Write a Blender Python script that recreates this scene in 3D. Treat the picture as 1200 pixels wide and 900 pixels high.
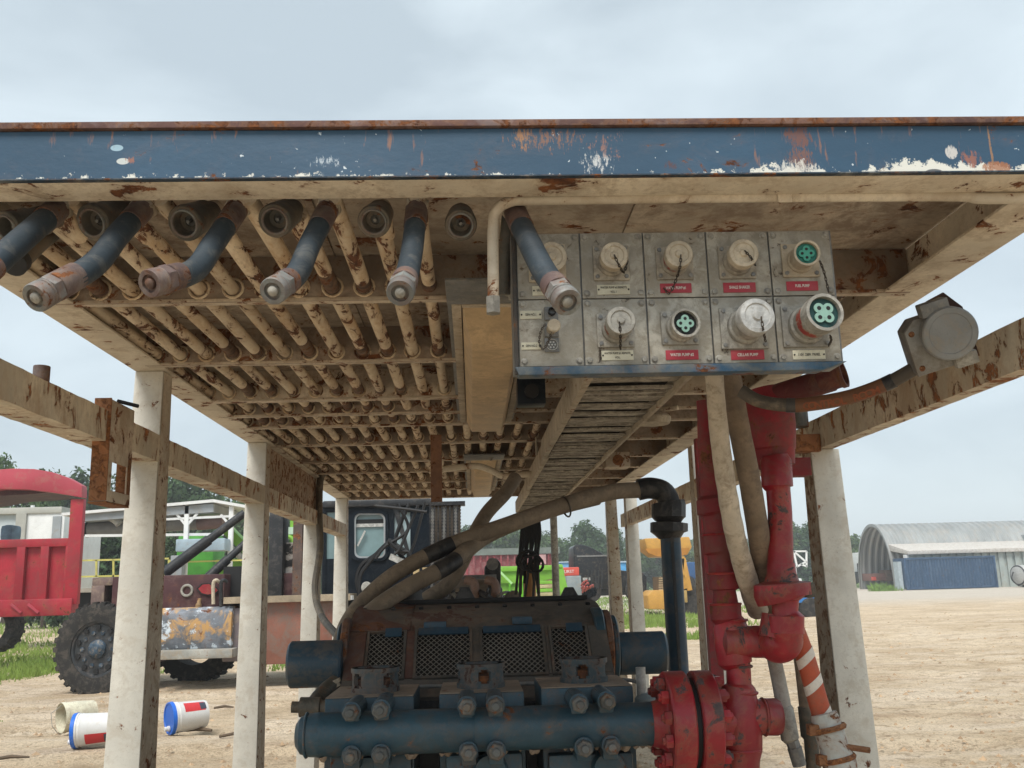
import bpy, bmesh, math, random
from math import radians, sin, cos, pi
from mathutils import Vector, Matrix, noise
random.seed(7)
S = bpy.context.scene
for o in list(bpy.data.objects): bpy.data.objects.remove(o)
C = S.collection

# ---------------------------------------------------------------- camera
FPX = 1117.4; PITCH = .20737; YAW = .04581; ROLL = .02797      # focal length in pixels of a 1200x900 frame, angles in radians
fwd = Vector((sin(YAW)*cos(PITCH), cos(YAW)*cos(PITCH), sin(PITCH)))
rt = Vector((cos(YAW), -sin(YAW), 0)); up = rt.cross(fwd)
A = rt*cos(ROLL) - up*sin(ROLL); B = rt*sin(ROLL) + up*cos(ROLL)
cam = bpy.data.cameras.new('camera'); co = bpy.data.objects.new('camera', cam); C.objects.link(co); S.camera = co
m = Matrix((A, B, -fwd)).transposed().to_4x4(); co.matrix_world = m
cam.sensor_width = 36; cam.lens = 36*FPX/1200; cam.clip_end = 3000; cam.clip_start = .05
S.render.resolution_x = 1024; S.render.resolution_y = 768
GZ = -1.5                                                      # ground level; the camera is the origin, 1.5 m above it

def at(x, y, X=None, Y=None, Z=None):
    """point of the place seen at photograph position x,y that lies on the plane X=, Y= or Z="""
    r = A*((x-600)/FPX) - B*((y-450)/FPX) + fwd
    if X is not None: return r*(X/r.x)
    if Y is not None: return r*(Y/r.y)
    return r*(Z/r.z)

# ---------------------------------------------------------------- world, sun, exposure
SUN_EL = radians(58); SUN_AZ = radians(200)                    # azimuth clockwise from +Y
W = bpy.data.worlds.new('World'); S.world = W; W.use_nodes = True
nt = W.node_tree; nt.nodes.clear()
def N(nt, t, **k):
    n = nt.nodes.new(t)
    for a, b in k.items(): setattr(n, a, b)
    return n
out = N(nt, 'ShaderNodeOutputWorld'); mixw = N(nt, 'ShaderNodeMixShader'); b1 = N(nt, 'ShaderNodeBackground'); b2 = N(nt, 'ShaderNodeBackground')
sky = N(nt, 'ShaderNodeTexSky', sky_type='NISHITA', sun_disc=False, sun_elevation=SUN_EL, sun_rotation=SUN_AZ, dust_density=3.0)
b1.inputs[1].default_value = .1; nt.links.new(sky.outputs[0], b1.inputs[0])
tc = N(nt, 'ShaderNodeTexCoord'); mp = N(nt, 'ShaderNodeMapping'); mp.inputs['Scale'].default_value = (1, 1, 2.6)
n1 = N(nt, 'ShaderNodeTexNoise'); n1.inputs['Scale'].default_value = 3.4; n1.inputs['Detail'].default_value = 5; n1.inputs['Roughness'].default_value = .5
n1.inputs['Distortion'].default_value = .3
cr = N(nt, 'ShaderNodeValToRGB'); e = cr.color_ramp.elements
e[0].position = .34; e[0].color = (.46, .535, .58, 1); e[1].position = .62; e[1].color = (.615, .70, .742, 1)
nt.links.new(tc.outputs['Generated'], mp.inputs[0]); nt.links.new(mp.outputs[0], n1.inputs[0]); nt.links.new(n1.outputs[0], cr.inputs[0])
nt.links.new(cr.outputs[0], b2.inputs[0]); b2.inputs[1].default_value = 1.0
mixw.inputs[0].default_value = .82
nt.links.new(b1.outputs[0], mixw.inputs[1]); nt.links.new(b2.outputs[0], mixw.inputs[2]); nt.links.new(mixw.outputs[0], out.inputs[0])
sl = bpy.data.lights.new('sun', 'SUN'); sl.energy = 2.6; sl.angle = radians(28); sl.color = (1, .96, .9)
so = bpy.data.objects.new('sun', sl); C.objects.link(so)
sd = Vector((sin(SUN_AZ)*cos(SUN_EL), cos(SUN_AZ)*cos(SUN_EL), sin(SUN_EL)))
so.rotation_euler = (-sd).to_track_quat('-Z', 'Y').to_euler(); so.location = (0, -5, 20)
S.render.engine = 'CYCLES'
S.view_settings.view_transform = 'Standard'; S.view_settings.look = 'None'; S.view_settings.gamma = 1; S.view_settings.exposure = 0.52
S.cycles.max_bounces = 8; S.cycles.diffuse_bounces = 5; S.cycles.glossy_bounces = 3

# ---------------------------------------------------------------- materials
MATS = {}
def mix(nt, a, b, f, mode='MIX'):
    n = N(nt, 'ShaderNodeMix', data_type='RGBA', blend_type=mode)
    for s, v in ((6, a), (7, b), (0, f)):
        if hasattr(v, 'is_output'): nt.links.new(v, n.inputs[s])
        elif s == 0: n.inputs[0].default_value = v
        else: n.inputs[s].default_value = (*v, 1)
    return n.outputs[2]
def tex(nt, vec, scale, detail=4, rough=.6, dist=0):
    n = N(nt, 'ShaderNodeTexNoise'); n.inputs['Scale'].default_value = scale; n.inputs['Detail'].default_value = detail
    n.inputs['Roughness'].default_value = rough; n.inputs['Distortion'].default_value = dist
    nt.links.new(vec, n.inputs['Vector']); return n.outputs[0]
def ramp(nt, f, p0, p1, c0=(0, 0, 0), c1=(1, 1, 1)):
    r = N(nt, 'ShaderNodeValToRGB'); e = r.color_ramp.elements
    e[0].position = p0; e[0].color = (*c0, 1); e[1].position = p1; e[1].color = (*c1, 1)
    nt.links.new(f, r.inputs[0]); return r.outputs[0]
def mth(nt, op, a, b=0.0, clamp=False):
    n = N(nt, 'ShaderNodeMath', operation=op, use_clamp=clamp)
    for i, v in ((0, a), (1, b)):
        if hasattr(v, 'is_output'): nt.links.new(v, n.inputs[i])
        else: n.inputs[i].default_value = v
    return n.outputs[0]
RUST = ((.055, .02, .012), (.28, .105, .035))
def mat(name, base, var=.25, rust=0.0, rscale=9.0, rough=.6, metal=0.0, bump=.3, dirt=0.0, dirtcol=(.30, .235, .16), stretch=(1, 1, 1),
        rustcols=RUST, extra=None, vscale=3.0, spec=.4, fine=60.0):
    """weathered paint: base colour with mottling, a dirt film and patches of rust that break through"""
    if name in MATS: return MATS[name]
    M = bpy.data.materials.new(name); M.use_nodes = True; nt = M.node_tree; nt.nodes.clear()
    out = N(nt, 'ShaderNodeOutputMaterial'); p = N(nt, 'ShaderNodeBsdfPrincipled'); nt.links.new(p.outputs[0], out.inputs[0])
    tc = N(nt, 'ShaderNodeTexCoord'); oi = N(nt, 'ShaderNodeObjectInfo')
    sc = N(nt, 'ShaderNodeVectorMath', operation='SCALE'); cb = N(nt, 'ShaderNodeCombineXYZ')
    r1 = mth(nt, 'MULTIPLY', oi.outputs['Random'], 37.0)
    for i in range(3): nt.links.new(r1, cb.inputs[i])
    ad = N(nt, 'ShaderNodeVectorMath', operation='ADD'); nt.links.new(tc.outputs['Object'], ad.inputs[0]); nt.links.new(cb.outputs[0], ad.inputs[1])
    ml = N(nt, 'ShaderNodeVectorMath', operation='MULTIPLY'); nt.links.new(ad.outputs[0], ml.inputs[0]); ml.inputs[1].default_value = stretch
    v = ml.outputs[0]
    big = tex(nt, v, vscale, 5, .6); fin = tex(nt, v, fine, 3, .6)
    hi = tuple(min(1, c*(1+var*.6)) for c in base); lo = tuple(c*(1-var) for c in base)
    col = mix(nt, lo, hi, ramp(nt, big, .38, .62))
    col = mix(nt, col, tuple(c*(1-var*.7) for c in base), mth(nt, 'MULTIPLY', ramp(nt, fin, .48, .66), .6))
    spk = ramp(nt, tex(nt, v, fine*2.3, 5, .7), .60, .64); col = mix(nt, col, tuple(c*.45 for c in base), mth(nt, 'MULTIPLY', spk, .22+.5*dirt))
    if dirt:
        dn = mth(nt, 'ADD', mth(nt, 'MULTIPLY', tex(nt, v, vscale*2.3, 10, .72, .6), .75), mth(nt, 'MULTIPLY', tex(nt, v, fine*.5, 6, .7), .25))
        dm = mth(nt, 'MULTIPLY', ramp(nt, dn, .555-dirt*.16, .60-dirt*.03), min(1, dirt*1.4))
        col = mix(nt, col, dirtcol, dm)
    col = mix(nt, col, tuple(c*.62 for c in base), mth(nt, 'MULTIPLY', oi.outputs['Random'], .35 if rust else .15))
    if extra: col = extra(nt, tc, v, col)
    h = fin
    rn = mth(nt, 'ADD', mth(nt, 'MULTIPLY', tex(nt, v, rscale, 8, .72, .5), 1.0), 0)
    if rust:
        t = .645-.21*rust
        rm = ramp(nt, rn, t, t+.035)
        rc = mix(nt, rustcols[0], rustcols[1], ramp(nt, tex(nt, v, rscale*3, 5, .7), .35, .68))
        col = mix(nt, col, rc, rm)
        halo = mth(nt, 'MULTIPLY', ramp(nt, rn, t-.09, t), .35*min(1, rust*1.5))
        col2 = mix(nt, col, (.36, .19, .09), halo); col = mix(nt, col2, col, rm)
        h = mth(nt, 'ADD', mth(nt, 'MULTIPLY', fin, .5), mth(nt, 'MULTIPLY', rm, -.7))
        rr = mth(nt, 'ADD', mth(nt, 'MULTIPLY', rm, .9-rough), rough, True); nt.links.new(rr, p.inputs['Roughness'])
        mm = mth(nt, 'MULTIPLY', mth(nt, 'SUBTRACT', 1.0, rm), metal); nt.links.new(mm, p.inputs['Metallic'])
    else:
        rr = mth(nt, 'ADD', mth(nt, 'MULTIPLY', big, .25), rough-.12, True); nt.links.new(rr, p.inputs['Roughness']); p.inputs['Metallic'].default_value = metal
    p.inputs['Specular IOR Level'].default_value = spec
    nt.links.new(col, p.inputs['Base Color'])
    if bump:
        bp = N(nt, 'ShaderNodeBump'); bp.inputs['Strength'].default_value = bump; bp.inputs['Distance'].default_value = .004
        nt.links.new(h, bp.inputs['Height']); nt.links.new(bp.outputs[0], p.inputs['Normal'])
    MATS[name] = M; return M

def fascia_extra(nt, tc, v, col):
    """flaked white primer along the lower edge, rust runs below the top edge"""
    sp = N(nt, 'ShaderNodeSeparateXYZ'); nt.links.new(tc.outputs['Object'], sp.inputs[0]); X, Z = sp.outputs[0], sp.outputs[2]
    zb = mth(nt, 'SUBTRACT', Z, 2.444)                              # height above the beam's lower edge
    n = tex(nt, tc.outputs['Object'], 26, 8, .75); nl = tex(nt, tc.outputs['Object'], 1.9, 2, .5)
    right = ramp(nt, mth(nt, 'ADD', X, 0.0), .66, .80)
    lim = mth(nt, 'ADD', mth(nt, 'MULTIPLY', mth(nt, 'MULTIPLY', right, ramp(nt, nl, .40, .62)), .040), mth(nt, 'ADD', mth(nt, 'MULTIPLY', right, .010), mth(nt, 'MULTIPLY', mth(nt, 'SUBTRACT', nl, .52), .05)))
    k = mth(nt, 'SUBTRACT', mth(nt, 'ADD', lim, mth(nt, 'MULTIPLY', mth(nt, 'SUBTRACT', n, .5), .13)), zb)
    col = mix(nt, col, (.66, .66, .60), ramp(nt, k, .0, .004))
    # fine chips anywhere
    s3 = N(nt, 'ShaderNodeVectorMath', operation='MULTIPLY'); nt.links.new(tc.outputs['Object'], s3.inputs[0]); s3.inputs[1].default_value = (95, 1, 30); nb_ = tex(nt, s3.outputs[0], 1.0, 7, .8)
    for (px, py, rx, rz, k, c_) in ((640, 163, 55, 17, .10, (.24, .12, .075)), (612, 160, 10, 14, .25, (.33, .17, .08)), (936, 160, 16, 13, .40, (.17, .075, .055)), (938, 188, 18, 15, .38, (.19, .09, .065)), (930, 196, 32, 9, .2, (.6, .6, .56)),
                                (1168, 196, 15, 6, .6, (.34, .14, .06)), (1161, 172, 5, 26, .5, (.30, .17, .09)), (700, 190, 22, 14, .12, (.6, .62, .62)), (712, 170, 26, 20, .0, (.27, .14, .11)), (137, 173.5, 6, 3, 1.2, (.35, .52, .62)), (144, 189, 6, 3, 1.0, (.62, .66, .64)), (152, 188, 8, 4, .2, (.30, .13, .09)),
                                (380, 190, 22, 9, -.02, (.45, .52, .58)), (1115, 178, 7, 7, .5, (.6, .58, .55)), (1138, 186, 13, 9, .35, (.30, .12, .08)), (785, 195, 8, 6, .3, (.10, .05, .05)), (1095, 203, 10, 4, .8, (.03, .04, .06))):
        q = at(px, py, Y=2.096); q2 = at(px+rx, py+rz, Y=2.096); dx = mth(nt, 'DIVIDE', mth(nt, 'SUBTRACT', X, q.x), q2.x-q.x); dz = mth(nt, 'DIVIDE', mth(nt, 'SUBTRACT', Z, q.z+1.5), q.z-q2.z)
        dd = mth(nt, 'ADD', mth(nt, 'MULTIPLY', dx, dx), mth(nt, 'MULTIPLY', dz, dz)); kk = mth(nt, 'ADD', mth(nt, 'MULTIPLY', mth(nt, 'SUBTRACT', 1.0, dd), .35), mth(nt, 'ADD', mth(nt, 'MULTIPLY', mth(nt, 'SUBTRACT', nb_, .5), 4.2), k-.38))
        col = mix(nt, col, c_, mth(nt, 'MULTIPLY', mth(nt, 'MULTIPLY', ramp(nt, kk, .0, .18), .85), ramp(nt, mth(nt, 'SUBTRACT', 1.6, dd), 0, .3)))
    c = ramp(nt, mth(nt, 'ADD', tex(nt, tc.outputs['Object'], 55, 4, .6), mth(nt, 'MULTIPLY', tex(nt, tc.outputs['Object'], 3.1, 2), .22)), .815, .822)
    col = mix(nt, col, (.55, .62, .66), c)
    # rust streaks: noise stretched vertically
    sv = N(nt, 'ShaderNodeVectorMath', operation='MULTIPLY'); nt.links.new(tc.outputs['Object'], sv.inputs[0]); sv.inputs[1].default_value = (42, 1, 7)
    st = tex(nt, sv.outputs[0], 1.0, 4, .6); sel = tex(nt, tc.outputs['Object'], 2.7, 2)
    top = ramp(nt, zb, .02, .12)
    s = mth(nt, 'MULTIPLY', ramp(nt, mth(nt, 'ADD', mth(nt, 'ADD', st, mth(nt, 'MULTIPLY', top, .10)), mth(nt, 'MULTIPLY', sel, .35)), .86, .93), .8)
    col = mix(nt, col, (.26, .13, .085), s)
    return col

tan = mat('cream_paint', (.73, .65, .52), .2, rust=.30, rscale=7, dirt=.42, dirtcol=(.40, .31, .21), bump=.35)
tan_b = mat('cream_beam_paint', (.66, .57, .45), .25, rust=.42, rscale=12, dirt=.5, dirtcol=(.34, .25, .17), bump=.5)
webm = mat('web_dirty', (.37, .30, .235), .35, rust=.42, rscale=9, dirt=.6, dirtcol=(.20, .15, .11), bump=.4)
ceilm = mat('ceiling_paint', (.57, .50, .41), .25, rust=.30, rscale=6, dirt=.7, dirtcol=(.27, .21, .16), bump=.25)
pipem = mat('pipe_rust_paint', (.76, .64, .47), .25, rust=.50, rscale=14, dirt=.5, dirtcol=(.52, .34, .17), bump=.7, stretch=(1.3, .45, 1.3), rustcols=((.05, .02, .013), (.22, .09, .04)))
postm = mat('white_post_paint', (.66, .64, .57), .12, rust=.06, rscale=16, dirt=.35, dirtcol=(.48, .42, .33), bump=.35, vscale=5)
postr = mat('post_side_rust', (.56, .47, .36), .3, rust=.55, rscale=22, dirt=.7, bump=.8, rustcols=((.15, .085, .05), (.30, .18, .11)))
railm = mat('rail_paint', (.72, .64, .50), .3, rust=.46, rscale=13, dirt=.45, dirtcol=(.46, .33, .21), bump=1.0, stretch=(1, 1, .6), rustcols=((.14, .06, .03), (.46, .19, .07)))
rustm = mat('scaly_rust', (.30, .13, .06), .5, rust=.75, rscale=20, rough=.9, bump=1.0, rustcols=((.09, .035, .02), (.40, .17, .06)))
lipm = mat('rusty_lip', (.13, .07, .062), .4, rust=.55, rscale=18, rough=.85, bump=.6, dirt=.3, dirtcol=(.35, .3, .3))
blue_f = mat('blue_fascia_paint', (.036, .092, .160), .16, rust=.10, rscale=11, rough=.5, bump=.3, extra=fascia_extra, stretch=(.6, 1, 1))
blue_l = mat('blue_ledge_paint', (.025, .085, .16), .4, rust=.30, rscale=12, dirt=.9, dirtcol=(.15, .16, .15), bump=.5)
platem = mat('aluminium_plate', (.43, .41, .355), .3, rust=.10, rscale=24, rough=.55, metal=.15, dirt=.7, dirtcol=(.27, .245, .195), bump=.5, vscale=9, rustcols=((.07, .06, .05), (.16, .13, .10)))
castm = mat('cast_grey', (.40, .385, .34), .3, rough=.6, metal=.2, dirt=.6, dirtcol=(.20, .19, .17), bump=.5, vscale=12)
castt = mat('cast_tan', (.52, .45, .34), .25, rough=.65, dirt=.5, dirtcol=(.33, .27, .2), bump=.5, vscale=14)
castg = mat('cast_tan_grey', (.41, .37, .30), .3, rough=.65, dirt=.6, dirtcol=(.20, .18, .15), bump=.5, vscale=14)
castl = mat('cast_light', (.50, .50, .48), .3, rough=.5, metal=.3, dirt=.3, dirtcol=(.3, .28, .25), bump=.6, vscale=20)
castd = mat('cast_dark', (.20, .205, .205), .25, rough=.5, metal=.3, dirt=.4, dirtcol=(.3, .28, .24), bump=.5, vscale=14)
greenm = mat('insulator_green', (.27, .46, .39), .1, rough=.5, bump=0)
greend = mat('insulator_dark_green', (.01, .16, .12), .1, rough=.4, bump=0)
black = mat('black', (.012, .012, .013), .2, rough=.6, bump=.1)
blackp = mat('black_paint', (.022, .024, .028), .3, rough=.45, dirt=.35, dirtcol=(.11, .10, .09), bump=.3)
redpl = mat('label_red', (.40, .035, .055), .12, rough=.45, dirt=.2, dirtcol=(.3, .12, .1), bump=.1)
whitepl = mat('label_cream', (.62, .60, .47), .12, rough=.45, dirt=.25, bump=.1)
inkw = mat('ink_white', (.75, .7, .66), .1, bump=0); inkk = mat('ink_black', (.03, .03, .03), .1, bump=0)
chainm = mat('chain_steel', (.10, .085, .07), .4, rough=.5, metal=.6, bump=.2)
redsm = mat('red_smear', (.26, .03, .03), .3, rust=.75, rscale=30, rustcols=((.25, .23, .2), (.36, .33, .28)), rough=.6, bump=.3)
hosem = mat('hose_blue_black', (.032, .046, .058), .25, rough=.55, dirt=.25, dirtcol=(.16, .15, .13), bump=.25, vscale=8)
ferr = mat('ferrule_maroon', (.13, .085, .078), .35, rust=.4, rscale=14, rough=.6, dirt=.4, dirtcol=(.27, .23, .2), bump=.4)
ferr2 = mat('fitting_pale', (.24, .26, .25), .35, rust=.34, rscale=22, rough=.6, metal=.2, dirt=.7, dirtcol=(.17, .12, .105), bump=.4)
coupm = mat('coupler_dark', (.10, .095, .08), .4, rust=.25, rscale=20, rough=.55, metal=.3, dirt=.4, dirtcol=(.24, .19, .14), bump=.4)
lensm = mat('lamp_lens', (.62, .46, .28), .16, rough=.45, dirt=.5, dirtcol=(.40, .30, .19), bump=.2, vscale=4)
traym = mat('tray_metal', (.52, .45, .35), .25, rust=.18, rscale=14, rough=.7, dirt=.5, dirtcol=(.27, .22, .16), bump=.3)
slatm = mat('slat_dusty', (.47, .43, .36), .4, rough=.8, dirt=.6, dirtcol=(.17, .15, .125), bump=.5, vscale=9)
pblue = mat('pump_blue', (.028, .075, .108), .35, rust=.2, rscale=9, rough=.42, dirt=.42, dirtcol=(.085, .075, .062), bump=.4, vscale=4)
ptop = mat('pump_dusty_top', (.30, .24, .185), .3, rust=.15, rscale=12, rough=.85, dirt=.4, dirtcol=(.14, .12, .10), bump=.3)
pdrum = mat('drum_blue', (.028, .068, .105), .25, rust=.12, rscale=8, rough=.45, dirt=.45, dirtcol=(.13, .11, .09), bump=.3)
phouse = mat('pump_housing', (.095, .088, .078), .4, rust=.30, rscale=3.2, rough=.75, dirt=.5, dirtcol=(.16, .13, .105), bump=.35, rustcols=((.085, .04, .03), (.13, .07, .055)))
pmar = mat('housing_maroon', (.12, .055, .042), .3, rust=.3, rscale=6, rough=.7, dirt=.5, dirtcol=(.12, .11, .10), bump=.3)
rednew = mat('red_paint', (.34, .014, .026), .35, rust=.40, rscale=9, rough=.40, dirt=.42, dirtcol=(.17, .06, .05), bump=.5, spec=.5, fine=30, rustcols=((.05, .045, .05), (.13, .09, .085)))
redbr = mat('red_brown_dusty', (.12, .02, .02), .4, rust=.35, rscale=9, rough=.7, dirt=.6, dirtcol=(.09, .05, .04), bump=.4)
reddk = mat('red_paint_dusty', (.27, .018, .026), .35, rust=.15, rscale=9, rough=.6, dirt=.5, dirtcol=(.13, .06, .05), bump=.4)
beige = mat('beige_hose', (.56, .49, .39), .22, rough=.85, dirt=.45, dirtcol=(.23, .18, .13), bump=.9, vscale=8, fine=35)
brownh = mat('brown_hose', (.24, .18, .125), .25, rough=.8, dirt=.5, dirtcol=(.13, .10, .075), bump=.4, vscale=7)
brownh2 = mat('brown_hose_dark', (.25, .20, .145), .25, rough=.75, dirt=.4, dirtcol=(.13, .105, .08), bump=.3, vscale=7)
greyh = mat('grey_hose', (.42, .40, .36), .2, rough=.8, dirt=.4, dirtcol=(.25, .22, .18), bump=.4)
orangem = mat('orange_sleeve', (.45, .085, .035), .2, rough=.6, dirt=.3, dirtcol=(.3, .13, .08), bump=.3)
oranged = mat('orange_label', (.17, .078, .036), .2, rough=.6, dirt=.5, dirtcol=(.16, .07, .04), bump=.2)
stripem = mat('white_tape', (.70, .64, .56), .15, rough=.6, dirt=.3, bump=.2)
navy = mat('navy_cab', (.004, .0085, .015), .25, rough=.4, dirt=.3, dirtcol=(.03, .034, .04), bump=.15, spec=.2)
maroon = mat('maroon_paint', (.075, .026, .03), .3, rust=.15, rscale=3, rough=.6, dirt=.4, dirtcol=(.15, .09, .075), bump=.3, vscale=1.5)
skirt = mat('skirt_rust_primer', (.28, .12, .085), .35, rough=.5, metal=.2, dirt=.7, dirtcol=(.20, .15, .125), bump=.2, vscale=1.2)
def tank_extra(nt, tc, v, col):
    sp = N(nt, 'ShaderNodeSeparateXYZ'); nt.links.new(tc.outputs['Object'], sp.inputs[0]); Z = sp.outputs[2]; X = sp.outputs[0]
    n = tex(nt, tc.outputs['Object'], 3.5, 6, .7, .5)
    col = mix(nt, col, (.46, .27, .10), ramp(nt, n, .50, .6))
    col = mix(nt, col, (.55, .62, .68), ramp(nt, tex(nt, tc.outputs['Object'], 5.1, 5, .7), .54, .60))
    col = mix(nt, col, (.03, .26, .60), ramp(nt, mth(nt, 'SUBTRACT', tex(nt, tc.outputs['Object'], 2.2, 4, .6), mth(nt, 'MULTIPLY', X, .17)), .70, .74))
    return col
tankm = mat('tank_patchy', (.17, .19, .22), .45, rust=.18, rscale=4, rough=.6, bump=.3, extra=tank_extra, vscale=4)
tyre = mat('tyre_rubber', (.025, .024, .023), .2, rough=.9, dirt=.45, dirtcol=(.10, .085, .07), bump=.4)
rimm = mat('rim_black', (.03, .035, .04), .4, rough=.5, dirt=.4, dirtcol=(.12, .10, .09), bump=.2)
hubm = mat('hub_blue', (.035, .07, .11), .6, rough=.5, dirt=.4, bump=.3, vscale=10)
lime = mat('lime_paint', (.20, .46, .05), .15, rough=.5, dirt=.2, dirtcol=(.2, .3, .1), bump=.1)
yellow = mat('loader_yellow', (.55, .30, .06), .15, rough=.5, dirt=.3, dirtcol=(.4, .22, .08), bump=.1)
pinkred = mat('trailer_red', (.38, .018, .034), .25, rust=.22, rscale=2.2, rough=.5, dirt=.4, dirtcol=(.22, .05, .05), bump=.2, vscale=1.2)
redarch = mat('trailer_arch_red', (.42, .055, .08), .12, rough=.5, dirt=.2, bump=.1, vscale=1.5)
whitep = mat('white_paint', (.76, .77, .76), .08, rough=.5, dirt=.2, dirtcol=(.5, .48, .44), bump=.1, vscale=2)
greyp = mat('grey_paint', (.32, .35, .37), .15, rough=.5, dirt=.3, bump=.1, vscale=2)
duct = mat('duct_grey', (.24, .24, .24), .2, rough=.5, bump=.1)
pblue2 = mat('pale_blue_box', (.33, .43, .50), .15, rough=.5, dirt=.2, bump=.1)
yellr = mat('yellow_rail', (.62, .58, .16), .15, rough=.5, dirt=.3, bump=.1)
galv = mat('quonset_steel', (.36, .375, .37), .15, rough=.45, metal=.35, dirt=.4, dirtcol=(.42, .38, .33), bump=.15, vscale=.5, stretch=(1, 1, .3))
cblue = mat('container_blue', (.03, .075, .15), .2, rough=.5, dirt=.35, dirtcol=(.12, .18, .26), bump=.2, vscale=1, rust=.05, rscale=3)
cgreen = mat('wall_grey_green', (.38, .43, .41), .12, rough=.6, dirt=.3, bump=.1, vscale=1)
cred = mat('boxcar_red', (.24, .035, .042), .3, rough=.6, dirt=.4, dirtcol=(.32, .2, .19), bump=.2, vscale=.8)
semib = mat('semi_black', (.010, .012, .016), .2, rough=.35, dirt=.2, bump=.05)
bluep = mat('bright_blue', (.05, .22, .55), .15, rough=.5, bump=.1)
redp = mat('bright_red', (.62, .09, .06), .15, rough=.5, bump=.1)
bucketw = mat('bucket_white', (.66, .665, .66), .06, rough=.4, dirt=.25, dirtcol=(.55, .5, .42), bump=.05, vscale=6)
bucketo = mat('bucket_old', (.58, .55, .42), .2, rough=.5, dirt=.5, dirtcol=(.4, .34, .25), bump=.1, vscale=6)
lidblue = mat('lid_blue', (.012, .13, .58), .1, rough=.4, dirt=.15, dirtcol=(.2, .25, .4), bump=.05)
bark = mat('bark', (.10, .075, .055), .3, rough=.9, bump=.5)
stick = mat('dry_wood', (.13, .095, .065), .3, rough=.9, bump=.4)
def glass(name, col, rough=.08):
    M = bpy.data.materials.new(name); M.use_nodes = True; p = M.node_tree.nodes['Principled BSDF']
    p.inputs['Base Color'].default_value = (*col, 1); p.inputs['Roughness'].default_value = rough; p.inputs['Specular IOR Level'].default_value = .8
    nt = M.node_tree; tc = N(nt, 'ShaderNodeTexCoord'); n = tex(nt, tc.outputs['Object'], 3, 4)
    nt.links.new(mix(nt, tuple(c*.6 for c in col), tuple(c*1.4 for c in col), n), p.inputs['Base Color'])
    return M
cabglass = glass('cab_glass', (.16, .25, .26))
pale_ = 0
cabglass_l = glass('cab_glass_light', (.40, .52, .55))
def leafmat(name, c, transl=.25):
    M = bpy.data.materials.new(name); M.use_nodes = True; nt = M.node_tree; p = nt.nodes['Principled BSDF']
    oi = N(nt, 'ShaderNodeObjectInfo'); tc = N(nt, 'ShaderNodeTexCoord'); n = tex(nt, tc.outputs['Object'], 2.4, 3)
    col = mix(nt, tuple(x*.62 for x in c), tuple(x*1.35 for x in c), ramp(nt, n, .35, .65))
    col = mix(nt, col, (c[0]*1.5, c[1]*1.15, c[2]*.9), mth(nt, 'MULTIPLY', oi.outputs['Random'], .5))
    nt.links.new(col, p.inputs['Base Color']); p.inputs['Roughness'].default_value = .7; p.inputs['Specular IOR Level'].default_value = .2
    t = N(nt, 'ShaderNodeBsdfTranslucent'); nt.links.new(col, t.inputs[0]); mx = N(nt, 'ShaderNodeMixShader'); mx.inputs[0].default_value = transl
    nt.links.new(p.outputs[0], mx.inputs[1]); nt.links.new(t.outputs[0], mx.inputs[2]); nt.links.new(mx.outputs[0], nt.nodes['Material Output'].inputs[0])
    return M
leaf_a = leafmat('leaves_dark', (.050, .095, .040)); leaf_b = leafmat('leaves_light', (.085, .145, .05))
grassm = leafmat('grass_blades', (.19, .30, .07), .3)

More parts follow.
